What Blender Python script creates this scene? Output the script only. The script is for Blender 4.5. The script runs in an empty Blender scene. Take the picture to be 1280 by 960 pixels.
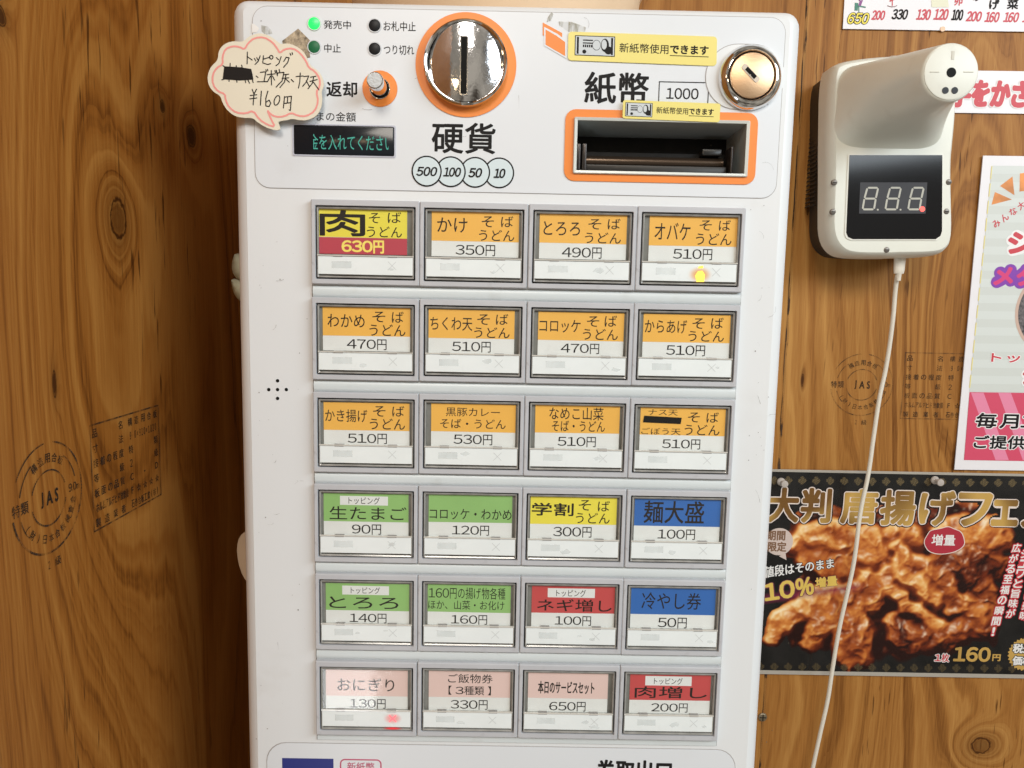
import bpy, bmesh, math, random
import numpy as np
from mathutils import Vector, Matrix
random.seed(7); rng = np.random.default_rng(5)
S = bpy.context.scene; COL = S.collection

# ------------------------------------------------------------------ camera, world, lamps, exposure
Z0 = 1.40                                   # height of the top row of buttons above the floor
RX, RZ, RR, FPX = 1.45755, -0.00648, 0.02007, 924.0
CAMP = Vector((0.10745, -0.41469, Z0 - 0.04943))
ROT = Matrix.Rotation(RZ, 3, 'Z') @ Matrix.Rotation(RX, 3, 'X') @ Matrix.Rotation(RR, 3, 'Z')
cd = bpy.data.cameras.new('camera'); cam = bpy.data.objects.new('camera', cd); COL.objects.link(cam)
cam.matrix_world = Matrix.Translation(CAMP) @ ROT.to_4x4()
cd.sensor_width = 36; cd.lens = FPX / 1280 * 36; cd.clip_start = 0.01; cd.clip_end = 50
S.camera = cam
S.view_settings.view_transform = 'Standard'; S.view_settings.look = 'None'
S.view_settings.gamma = 1; S.view_settings.exposure = -0.11
w = bpy.data.worlds.new('World'); S.world = w; w.use_nodes = True
nt = w.node_tree; bg = nt.nodes['Background']
# dim brown room beyond the two walls: soft patches of wood, shade and cream
tc = nt.nodes.new('ShaderNodeTexCoord'); nz = nt.nodes.new('ShaderNodeTexNoise'); cr = nt.nodes.new('ShaderNodeValToRGB')
nz.inputs['Scale'].default_value = 3.2; nz.inputs['Detail'].default_value = 4
nt.links.new(tc.outputs['Generated'], nz.inputs['Vector']); nt.links.new(nz.outputs['Fac'], cr.inputs['Fac'])
e = cr.color_ramp.elements; e[0].position = .36; e[0].color = (.07, .055, .04, 1); e[1].position = .64; e[1].color = (.66, .60, .50, 1)
nt.links.new(cr.outputs['Color'], bg.inputs['Color']); bg.inputs['Strength'].default_value = 0.76

def area(name, loc, tgt, sx, sy, power, col):
    l = bpy.data.lights.new(name, 'AREA'); l.shape = 'RECTANGLE'; l.size = sx; l.size_y = sy
    l.energy = power; l.color = col
    o = bpy.data.objects.new(name, l); COL.objects.link(o); o.location = loc
    o.rotation_euler = (Vector(tgt) - Vector(loc)).to_track_quat('-Z', 'Y').to_euler()
    return o
area('shop_window_light', (1.4, -1.1, 2.05), (.15, 0, 1.2), 1.4, .6, 29, (.84, .93, 1.0))
area('door_light', (-.34, -1.5, .27), (.1, 0, 1.2), .22, .30, 2.2, (.95, .97, 1.0))
area('fill_light', (.0, -1.7, 2.5), (.0, 0.1, 1.3), .7, .5, 21, (1, .92, .82))  # added warm fill lamp, lifts the dark wall corner beside the machine
for k, (x, y, z) in enumerate([(-.95, -1.5, 1.9), (-.6, -2.1, 1.75), (-1.3, -1.3, 1.6), (-.2, -2.4, 2.1)]):
    area('pendant_light', (x, y, z), (.1, 0, 1.3), .14, .14, 1.1, (1, .72, .42))

# ------------------------------------------------------------------ pixel -> place on a plane of the scene
def ray(px, py):
    return ROT @ Vector(((px - 640) / FPX, -(py - 480) / FPX, -1))
def P(px, py, y):                           # on a plane facing the viewer at depth y
    d = ray(px, py); t = (y - CAMP.y) / d.y; return CAMP + d * t
def PX(px, py, x):                          # on the side wall
    d = ray(px, py); t = (x - CAMP.x) / d.x; return CAMP + d * t
class ZM:                                   # a magnified measuring window of the photograph
    def __init__(s, ox, oy, k): s.o = (ox, oy); s.k = k
    def __call__(s, x, y): return (s.o[0] + x / s.k, s.o[1] + y / s.k)

# ------------------------------------------------------------------ materials
MATS = {}
def mat(name, col, rough=.5, metal=0, bump=0, bscale=200, spec=.5, var=0, vscale=30, dirt=0, dirtcol=(.2, .15, .1), coat=0, emit=None, estr=0, alpha=None):
    if name in MATS: return MATS[name]
    m = bpy.data.materials.new(name); MATS[name] = m; m.use_nodes = True
    t = m.node_tree; b = t.nodes['Principled BSDF']
    b.inputs['Base Color'].default_value = (*col, 1); b.inputs['Roughness'].default_value = rough
    b.inputs['Metallic'].default_value = metal; b.inputs['Specular IOR Level'].default_value = spec
    b.inputs['Coat Weight'].default_value = coat; b.inputs['Coat Roughness'].default_value = .08
    tcn = t.nodes.new('ShaderNodeTexCoord'); last = None
    def noise(sc, det=4, lo=.4, hi=.7):
        n = t.nodes.new('ShaderNodeTexNoise'); n.inputs['Scale'].default_value = sc; n.inputs['Detail'].default_value = det
        t.links.new(tcn.outputs['Object'], n.inputs['Vector'])
        r = t.nodes.new('ShaderNodeMapRange'); r.inputs['From Min'].default_value = lo; r.inputs['From Max'].default_value = hi
        t.links.new(n.outputs['Fac'], r.inputs['Value']); return n, r
    def mixc(a, b2, fac):
        x = t.nodes.new('ShaderNodeMix'); x.data_type = 'RGBA'
        if isinstance(a, tuple): x.inputs['A'].default_value = (*a, 1)
        else: t.links.new(a, x.inputs['A'])
        if isinstance(b2, tuple): x.inputs['B'].default_value = (*b2, 1)
        else: t.links.new(b2, x.inputs['B'])
        if isinstance(fac, float): x.inputs['Factor'].default_value = fac
        else: t.links.new(fac, x.inputs['Factor'])
        return x.outputs['Result']
    c = col
    if var:
        n, r = noise(vscale, 5, .3, .7)
        c = mixc(tuple(v * (1 - var) for v in col), tuple(min(1, v * (1 + var * .6)) for v in col), r.outputs['Result'])
    if dirt:
        n, r = noise(vscale * 3.3, 8, .60, .72); n2, r2 = noise(14, 3, .45, .62)
        mm = t.nodes.new('ShaderNodeMath'); mm.operation = 'MULTIPLY'; t.links.new(r.outputs['Result'], mm.inputs[0]); t.links.new(r2.outputs['Result'], mm.inputs[1])
        m3 = t.nodes.new('ShaderNodeMath'); m3.operation = 'MULTIPLY'; m3.inputs[1].default_value = dirt; t.links.new(mm.outputs[0], m3.inputs[0])
        c = mixc(c, dirtcol, m3.outputs[0])
    if not isinstance(c, tuple): t.links.new(c, b.inputs['Base Color'])
    if bump:
        n, r = noise(bscale, 3, 0, 1); bu = t.nodes.new('ShaderNodeBump'); bu.inputs['Strength'].default_value = bump; bu.inputs['Distance'].default_value = .0004
        t.links.new(n.outputs['Fac'], bu.inputs['Height']); t.links.new(bu.outputs['Normal'], b.inputs['Normal'])
    if emit: b.inputs['Emission Color'].default_value = (*emit, 1); b.inputs['Emission Strength'].default_value = estr
    if alpha is not None: b.inputs['Alpha'].default_value = alpha
    return m
def glassy(name, tint, refl=1.0, rough=.05):
    m = bpy.data.materials.new(name); MATS[name] = m; m.use_nodes = True; t = m.node_tree; t.nodes.clear()
    o = t.nodes.new('ShaderNodeOutputMaterial'); mx = t.nodes.new('ShaderNodeMixShader'); tr = t.nodes.new('ShaderNodeBsdfTransparent'); g = t.nodes.new('ShaderNodeBsdfGlossy')
    tr.inputs['Color'].default_value = (*tint, 1); g.inputs['Roughness'].default_value = rough
    lw = t.nodes.new('ShaderNodeLayerWeight'); pw = t.nodes.new('ShaderNodeMath'); pw.operation = 'POWER'; pw.inputs[1].default_value = 4; t.links.new(lw.outputs['Facing'], pw.inputs[0])
    mu = t.nodes.new('ShaderNodeMath'); mu.operation = 'MULTIPLY_ADD'; mu.inputs[1].default_value = .8 * refl; mu.inputs[2].default_value = .045 * refl; t.links.new(pw.outputs[0], mu.inputs[0])
    tcn = t.nodes.new('ShaderNodeTexCoord'); n = t.nodes.new('ShaderNodeTexNoise'); n.inputs['Scale'].default_value = 28; bu = t.nodes.new('ShaderNodeBump'); bu.inputs['Strength'].default_value = .25; bu.inputs['Distance'].default_value = .002
    t.links.new(tcn.outputs['Object'], n.inputs['Vector']); t.links.new(n.outputs['Fac'], bu.inputs['Height']); t.links.new(bu.outputs['Normal'], g.inputs['Normal'])
    t.links.new(mu.outputs[0], mx.inputs['Fac']); t.links.new(tr.outputs[0], mx.inputs[1]); t.links.new(g.outputs[0], mx.inputs[2]); t.links.new(mx.outputs[0], o.inputs['Surface'])
    return m
def ink(name, col, lo=.35, hi=.6, scale=260, amax=.85):       # worn stamp ink: patchy cover over what it is printed on
    m = bpy.data.materials.new(name); MATS[name] = m; m.use_nodes = True; t = m.node_tree; b = t.nodes['Principled BSDF']
    b.inputs['Base Color'].default_value = (*col, 1); b.inputs['Roughness'].default_value = .8
    tcn = t.nodes.new('ShaderNodeTexCoord'); n = t.nodes.new('ShaderNodeTexNoise'); n.inputs['Scale'].default_value = scale; n.inputs['Detail'].default_value = 3
    mp = t.nodes.new('ShaderNodeMapping'); mp.inputs['Scale'].default_value = (1, 1, .25)
    r = t.nodes.new('ShaderNodeMapRange'); r.inputs['From Min'].default_value = lo; r.inputs['From Max'].default_value = hi; r.inputs['To Min'].default_value = .12; r.inputs['To Max'].default_value = amax
    t.links.new(tcn.outputs['Object'], mp.inputs['Vector']); t.links.new(mp.outputs[0], n.inputs['Vector']); t.links.new(n.outputs['Fac'], r.inputs['Value']); t.links.new(r.outputs[0], b.inputs['Alpha'])
    return m

def glow(name, col, strength, core):      # soft glow of the lit cross and the amber reflection: brightest in the middle, fading out
    m = bpy.data.materials.new(name); MATS[name] = m; m.use_nodes = True; t = m.node_tree; t.nodes.clear(); N = t.nodes.new; L = t.links.new
    o = N('ShaderNodeOutputMaterial'); mx = N('ShaderNodeMixShader'); tr = N('ShaderNodeBsdfTransparent'); em = N('ShaderNodeEmission'); em.inputs['Color'].default_value = (*col, 1); em.inputs['Strength'].default_value = strength
    tcn = N('ShaderNodeTexCoord'); mp = N('ShaderNodeVectorMath'); mp.operation = 'SUBTRACT'; mp.inputs[1].default_value = (.5, 0, .5); sc = N('ShaderNodeVectorMath'); sc.operation = 'MULTIPLY'; sc.inputs[1].default_value = (2, 0, 2)
    ln = N('ShaderNodeVectorMath'); ln.operation = 'LENGTH'; r = N('ShaderNodeMapRange'); r.interpolation_type = 'SMOOTHSTEP'; r.inputs['From Min'].default_value = core; r.inputs['From Max'].default_value = 1.0; r.inputs['To Min'].default_value = 1; r.inputs['To Max'].default_value = 0
    L(tcn.outputs['Generated'], mp.inputs[0]); L(mp.outputs[0], sc.inputs[0]); L(sc.outputs[0], ln.inputs[0]); L(ln.outputs['Value'], r.inputs['Value']); L(r.outputs[0], mx.inputs['Fac']); L(tr.outputs[0], mx.inputs[1]); L(em.outputs[0], mx.inputs[2]); L(mx.outputs[0], o.inputs['Surface']); return m

def wood(name, horiz, knots, dark, mid, light, seed=0., fu=14., nrings=9., fibre=1., streak=.5, contrast=.7):
    """rotary-cut pine plywood; horiz = 'X' or 'Y', the axis across the grain"""
    m = bpy.data.materials.new(name); MATS[name] = m; m.use_nodes = True; t = m.node_tree; b = t.nodes['Principled BSDF']
    N = t.nodes.new; L = t.links.new
    def M(op, a, b2=None, c=None):
        n = N('ShaderNodeMath'); n.operation = op
        for i, v in enumerate((a, b2, c)):
            if v is None: continue
            if isinstance(v, (int, float)): n.inputs[i].default_value = v
            else: L(v, n.inputs[i])
        return n.outputs[0]
    g = N('ShaderNodeNewGeometry'); s = N('ShaderNodeSeparateXYZ'); L(g.outputs['Position'], s.inputs[0])
    u = s.outputs[horiz]; v = s.outputs['Z']
    def nz2(su, sv, det=2, rough=.5, off=0.):
        c = N('ShaderNodeCombineXYZ'); L(M('MULTIPLY', u, su), c.inputs[0]); L(M('MULTIPLY', v, sv), c.inputs[1]); c.inputs[2].default_value = seed + off
        n = N('ShaderNodeTexNoise'); n.inputs['Scale'].default_value = 1; n.inputs['Detail'].default_value = det; n.inputs['Roughness'].default_value = rough
        L(c.outputs[0], n.inputs['Vector']); return n.outputs['Fac']
    h = M('ADD', M('MULTIPLY', u, fu), M('MULTIPLY', nz2(7, 1.3, 1), 2.6))
    h = M('ADD', h, M('MULTIPLY', nz2(26, 4.5, 3, .55, 3), .45))
    h = M('ADD', h, M('MULTIPLY', nz2(190, 12, 2, .5, 5), .045))
    kd = None
    for (ku, kv, a, bb, amp, core) in knots:
        du = M('DIVIDE', M('SUBTRACT', u, ku), a); dv = M('DIVIDE', M('SUBTRACT', v, kv), bb)
        r2 = M('ADD', M('MULTIPLY', du, du), M('MULTIPLY', dv, dv))
        h = M('ADD', h, M('MULTIPLY', M('EXPONENT', M('MULTIPLY', r2, -.16)), amp))
        if core:
            wob = M('MULTIPLY', nz2(300, 300, 2, .5, 8), .5)
            rr_ = M('ADD', M('SQRT', r2), M('SUBTRACT', wob, .25))
            q = N('ShaderNodeMapRange'); q.inputs['From Min'].default_value = 1.05; q.inputs['From Max'].default_value = .75; L(rr_, q.inputs['Value'])
            ringd = M('MULTIPLY', M('EXPONENT', M('MULTIPLY', M('POWER', M('DIVIDE', M('SUBTRACT', rr_, 1.0), .16), 2.), -1.)), .95)
            halo = M('MULTIPLY', M('EXPONENT', M('MULTIPLY', r2, -.25)), .45)
            q2 = M('MAXIMUM', M('MAXIMUM', M('MULTIPLY', q.outputs[0], core), ringd), halo)
            kd = q2 if kd is None else M('MAXIMUM', kd, q2)
    w1 = N('ShaderNodeTexNoise'); w1.noise_dimensions = '1D'; w1.inputs['Scale'].default_value = nrings; w1.inputs['Detail'].default_value = 3; w1.inputs['Roughness'].default_value = .65; L(h, w1.inputs['W'])
    # latewood lines: saw-like from the same field
    fr = M('FRACT', M('MULTIPLY', h, nrings * .42))
    line = M('MULTIPLY', M('POWER', fr, 5.), .8)
    cr = N('ShaderNodeValToRGB'); el = cr.color_ramp.elements
    el[0].position = .30; el[0].color = (*dark, 1); el[1].position = .72; el[1].color = (*light, 1)
    x = el.new(.48); x.color = (*mid, 1)
    val = M('SUBTRACT', M('ADD', M('MULTIPLY', M('SUBTRACT', w1.outputs['Fac'], .5), contrast), .53), M('MULTIPLY', line, .07))
    val = M('ADD', val, M('MULTIPLY', M('SUBTRACT', nz2(700, 22, 3, .6, 9), .5), .30 * fibre))
    val = M('ADD', val, M('MULTIPLY', M('SUBTRACT', nz2(5, 1.6, 2, .5, 12), .5), .50))
    L(val, cr.inputs['Fac'])
    # short torn streaks where the peeled veneer lifts
    st = N('ShaderNodeMapRange'); st.inputs['From Min'].default_value = .63; st.inputs['From Max'].default_value = .70; L(nz2(330, 26, 2, .5, 15), st.inputs['Value'])
    zone = N('ShaderNodeMapRange'); zone.inputs['From Min'].default_value = .48; zone.inputs['From Max'].default_value = .62; L(nz2(16, 2.2, 1, .5, 17), zone.inputs['Value'])
    smask = M('MULTIPLY', M('MULTIPLY', st.outputs[0], zone.outputs[0]), streak)
    mx = N('ShaderNodeMix'); mx.data_type = 'RGBA'; L(smask, mx.inputs['Factor']); L(cr.outputs['Color'], mx.inputs['A']); mx.inputs['B'].default_value = (dark[0] * .45, dark[1] * .4, dark[2] * .4, 1)
    out = mx.outputs['Result']
    if kd is not None:
        mk = N('ShaderNodeMix'); mk.data_type = 'RGBA'; L(kd, mk.inputs['Factor']); L(out, mk.inputs['A']); mk.inputs['B'].default_value = (dark[0] * .30, dark[1] * .24, dark[2] * .22, 1); out = mk.outputs['Result']
    L(out, b.inputs['Base Color']); b.inputs['Roughness'].default_value = .46; b.inputs['Specular IOR Level'].default_value = .13
    bu = N('ShaderNodeBump'); bu.inputs['Strength'].default_value = .35; bu.inputs['Distance'].default_value = .0006; L(M('SUBTRACT', val, smask), bu.inputs['Height']); L(bu.outputs['Normal'], b.inputs['Normal'])
    return m

WHITE = mat('white_cabinet_plastic', (.725, .745, .755), .40, bump=.06, bscale=500, var=.035, vscale=6, dirt=.22, dirtcol=(.35, .30, .24))
SHEET = mat('panel_film', (.705, .735, .765), .33, var=.02, vscale=9, dirt=.16, dirtcol=(.42, .38, .33))
GREYP = mat('grey_button_plastic', (.50, .51, .535), .42, bump=.1, bscale=900, var=.06, vscale=40, dirt=.5, dirtcol=(.16, .14, .12))
SPACER = mat('pale_spacer_plastic', (.62, .67, .68), .33, var=.03, vscale=20, dirt=.25, dirtcol=(.3, .27, .22))
BLACKGAP = mat('black_gap', (.006, .006, .005), .6, spec=.12)
SMOKE = mat('smoky_clear_plastic', (.30, .295, .275), .13, spec=.8, var=.3, vscale=120)
WELL = mat('button_well', (.20, .20, .185), .35, var=.4, vscale=90)
CARD = mat('card_paper', (.77, .80, .79), .6, var=.03, vscale=60, dirt=.12, dirtcol=(.4, .4, .38))
STRIP = mat('milky_status_window', (.79, .84, .84), .35, var=.04, vscale=60, dirt=.15, dirtcol=(.42, .43, .42))
TAB = mat('hinge_tab_plastic', (.26, .25, .24), .3)
EDGE = mat('clear_edge', (.62, .60, .55), .12, spec=.9)
PANE = glassy('clear_button_cover', (.985, .985, .975), .75, .07)
LAMINATE = glassy('laminate_film', (.97, .97, .96), .45, .12)
INK = mat('black_print', (.014, .013, .013), .6, spec=.15)
INKSOFT = mat('soft_black_print', (.026, .022, .020), .6, spec=.15)
CHROME = mat('chrome', (.80, .80, .80), .07, 1, var=.06, vscale=60)
STEEL = mat('brushed_steel', (.62, .62, .62), .28, 1, bump=.3, bscale=900)
BRASS = mat('lock_face_metal', (.68, .45, .27), .42, 1, bump=.25, bscale=1200)
ORANGE = mat('orange_print', (.82, .235, .03), .42, var=.03)
BAND = {'orange': mat('orange_card', (.86, .475, .085), .6, var=.04), 'yellow': mat('yellow_card', (.82, .72, .07), .6, var=.03),
        'green': mat('green_card', (.28, .52, .17), .6, var=.05), 'blue': mat('blue_card', (.03, .14, .46), .6, var=.05),
        'red': mat('red_card', (.56, .075, .075), .6, var=.05), 'pink': mat('pink_card', (.77, .58, .54), .6, var=.03)}
REDBAND = mat('red_price_band', (.50, .055, .085), .6, var=.05)
YELLOWINK = mat('yellow_print', (.92, .76, .16), .6)
FAINT = mat('faint_grey_print', (.50, .53, .53), .5)
FAINTX = mat('faint_cross_print', (.56, .59, .59), .5)
STICKER = mat('yellow_sticker_film', (.80, .69, .20), .32, var=.02)
STICKEDGE = mat('pale_sticker_edge', (.72, .72, .60), .5)
NOTEBG = mat('banknote_print_ground', (.56, .60, .62), .5)
DISPLAYM = mat('display_window', (.008, .011, .015), .15, spec=.3)
VFD = mat('display_characters', (.06, .30, .24), .5, spec=.1, emit=(.10, .55, .43), estr=.22)
LEDG = mat('lit_green_lamp', (.02, .7, .12), .3, emit=(.01, 1, .10), estr=1.2)
LEDD = mat('unlit_green_lamp', (.015, .14, .055), .4, spec=.25)
LEDK = mat('black_lamp', (.010, .011, .013), .4, spec=.2)
RIMW = mat('lamp_rim', (.60, .62, .64), .4)
REDX = mat('lit_red_cross', (.9, .12, .15), .4, emit=(1, .12, .15), estr=1.15)
REDGLOW = mat('red_lit_edge', (.9, .1, .1), .4, emit=(1, .05, .06), estr=.7)
AMBER = mat('glowing_amber_glint', (1, .6, .1), .4, emit=(1, .62, .06), estr=1.1)
AMBER2 = mat('amber_glint_halo', (.95, .55, .35), .5, emit=(1, .45, .18), estr=.12)
SLOTGREY = mat('note_slot_liner', (.42, .46, .46), .4, var=.08)
SLOTDARK = mat('note_slot_dark', (.010, .009, .008), .4, spec=.2, var=.4, vscale=200)
ROLLER = mat('note_roller', (.10, .07, .05), .22, .8)
FRAMEW = mat('note_slot_frame', (.62, .64, .60), .3, .2)

# ------------------------------------------------------------------ mesh helpers
def link(name, me, m, parent=None, smooth=None):
    for x in (m if isinstance(m, (list, tuple)) else [m]): me.materials.append(x)
    if smooth is not None:
        me.polygons.foreach_set('use_smooth', [True] * len(me.polygons)); me.set_sharp_from_angle(angle=math.radians(smooth))
    o = bpy.data.objects.new(name, me); COL.objects.link(o)
    if parent is not None: o.parent = parent; o.matrix_parent_inverse = parent_inv(parent)
    return o
def parent_inv(p):
    mw = Matrix.Identity(4); q = p
    chain = []
    while q is not None: chain.append(q); q = q.parent
    for q in reversed(chain): mw = mw @ (q.matrix_parent_inverse if q.parent else Matrix.Identity(4)) @ q.matrix_basis
    return mw.inverted()
def tag(o, label=None, cat=None, group=None, kind=None):
    if label: o['label'] = label
    if cat: o['category'] = cat
    if group: o['group'] = group
    if kind: o['kind'] = kind
    return o
def thing(name, label, cat, loc, group=None):
    o = bpy.data.objects.new(name, None); COL.objects.link(o); o.location = loc; o.empty_display_size = .02
    return tag(o, label, cat, group)
def from_loops(loops, cap0=False, cap1=False, V=None, F=None):
    """bridge closed loops with equal counts; loops are lists of 3D points"""
    V = [] if V is None else V; F = [] if F is None else F
    n = len(loops[0]); b0 = len(V)
    for l in loops: V.extend([tuple(p) for p in l])
    for k in range(len(loops) - 1):
        a = b0 + k * n; b = a + n
        for i in range(n):
            j = (i + 1) % n; F.append((a + i, a + j, b + j, b + i))
    if cap0: F.append(tuple(b0 + i for i in reversed(range(n))))
    if cap1: F.append(tuple(b0 + (len(loops) - 1) * n + i for i in range(n)))
    return V, F
def mk(V, F, name='mesh', fix=True):
    me = bpy.data.meshes.new(name); me.from_pydata(V, [], F)
    if fix:
        bm = bmesh.new(); bm.from_mesh(me); bmesh.ops.recalc_face_normals(bm, faces=bm.faces); bm.to_mesh(me); bm.free()
    me.update(); return me
def rr(x0, x1, z0, z1, r, y, n=5):          # rounded rectangle loop at depth y
    r = max(min(r, (x1 - x0) / 2 - 1e-6, (z1 - z0) / 2 - 1e-6), 1e-6); out = []
    for cx, cz, a0 in ((x1 - r, z1 - r, 0), (x0 + r, z1 - r, 90), (x0 + r, z0 + r, 180), (x1 - r, z0 + r, 270)):
        for k in range(n + 1):
            a = math.radians(a0 + 90 * k / n); out.append((cx + r * math.cos(a), y, cz + r * math.sin(a)))
    return out
def circ(cx, cz, r, y, n=48, rz=None): return [(cx + r * math.cos(2 * math.pi * k / n), y, cz + (rz or r) * math.sin(2 * math.pi * k / n)) for k in range(n)]
def slab(pts, y0, y1, V=None, F=None):      # flat outline given thickness: front y0, back y1
    return from_loops([[(p[0], y0, p[1]) for p in pts], [(p[0], y1, p[1]) for p in pts]], True, True, V, F)
def box(x0, x1, y0, y1, z0, z1, V=None, F=None): return slab([(x0, z0), (x1, z0), (x1, z1), (x0, z1)], y0, y1, V, F)
def bx(name, x0, x1, y0, y1, z0, z1, m, parent, bev=0):
    if bev: V, F = from_loops([rr(x0, x1, z0, z1, bev, y1, 3), rr(x0, x1, z0, z1, bev, y0 + bev, 3), rr(x0 + bev * .3, x1 - bev * .3, z0 + bev * .3, z1 - bev * .3, bev * .8, y0 + bev * .3, 3), rr(x0 + bev, x1 - bev, z0 + bev, z1 - bev, bev * .5, y0, 3)], True, True)
    else: V, F = box(x0, x1, y0, y1, z0, z1)
    return link(name, mk(V, F), m, parent, 40 if bev else None)
def disc(name, cx, cz, r, y, th, m, parent, bev=0, n=40):
    L = [circ(cx, cz, r, y + th, n), circ(cx, cz, r, y + bev, n)]
    if bev: L += [circ(cx, cz, r - bev * .4, y + bev * .35, n), circ(cx, cz, r - bev, y, n)]
    V, F = from_loops(L, True, True); return link(name, mk(V, F), m, parent, 35)
def chaikin(pts, it=2):
    for _ in range(it):
        o = []
        for i in range(len(pts)):
            a = pts[i]; b = pts[(i + 1) % len(pts)]
            o.append((a[0] * .75 + b[0] * .25, a[1] * .75 + b[1] * .25)); o.append((a[0] * .25 + b[0] * .75, a[1] * .25 + b[1] * .75))
        pts = o
    return pts
def filled(polys, y0, y1):                  # outline(s) with holes, thickness y0..y1
    c = bpy.data.curves.new('fill', 'CURVE'); c.dimensions = '2D'; c.fill_mode = 'BOTH'; c.extrude = (y1 - y0) / 2
    for p in polys:
        s = c.splines.new('POLY'); s.points.add(len(p) - 1)
        for i, q in enumerate(p): s.points[i].co = (q[0], q[1], 0, 1)
        s.use_cyclic_u = True
    o = bpy.data.objects.new('fill', c); COL.objects.link(o); dg = bpy.context.evaluated_depsgraph_get()
    me = bpy.data.meshes.new_from_object(o.evaluated_get(dg)); bpy.data.objects.remove(o); bpy.data.curves.remove(c)
    for v in me.vertices: x, z, d = v.co; v.co = (x, (y0 + y1) / 2 - d, z)
    me.update(); return me

# ------------------------------------------------------------------ lettering
_tc = bpy.data.curves.new('type', 'FONT'); _tc.resolution_u = 3
_to = bpy.data.objects.new('type', _tc); COL.objects.link(_to); _cache = {}
def glyphs(s, shear=0):
    k = (s, shear)
    if k not in _cache and len(s) > 1 and any(c in '0123456789%' for c in s):
        co = []; F = []; pen = 0.; nb = 0; dig = all(c in '0123456789%' for c in s)
        for c in s:                      # figures are set from the same gothic face as the kanji, widened to its rhythm
            if c in '0123456789%':
                g, f = glyphs(chr(ord(c) + 0xFEE0), shear); mx = (g[:, 0].max() + g[:, 0].min()) / 2
                kx = (1.0 if c == '%' else 1.28) if dig else 1.5; adv = (.78 if c != '%' else 1.0) if dig else .86
                g = np.stack([pen + adv / 2 + (g[:, 0] - mx) * kx, g[:, 1]], 1)
            else:
                g, f = glyphs(c, shear); adv = 1.0
                if c.isascii(): adv = g[:, 0].max() - g[:, 0].min() + .12; g = np.stack([g[:, 0] - g[:, 0].min() + pen + .06, g[:, 1]], 1)
                else: g = np.stack([g[:, 0] - (g[:, 0].max() + g[:, 0].min()) / 2 + pen + .5, g[:, 1]], 1)
            co.append(g); F += [tuple(i + nb for i in q) for q in f]; nb += len(g); pen += adv
        _cache[k] = (np.concatenate(co), F)
    if k not in _cache:
        _tc.body = s; _tc.shear = shear
        dg = bpy.context.evaluated_depsgraph_get(); dg.update()
        me = _to.evaluated_get(dg).to_mesh()
        co = np.empty(len(me.vertices) * 3); me.vertices.foreach_get('co', co); co = co.reshape(-1, 3)
        F = [tuple(p.vertices) for p in me.polygons]; _to.evaluated_get(dg).to_mesh_clear()
        _cache[k] = (co[:, :2].copy(), F)
    return _cache[k]
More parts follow.
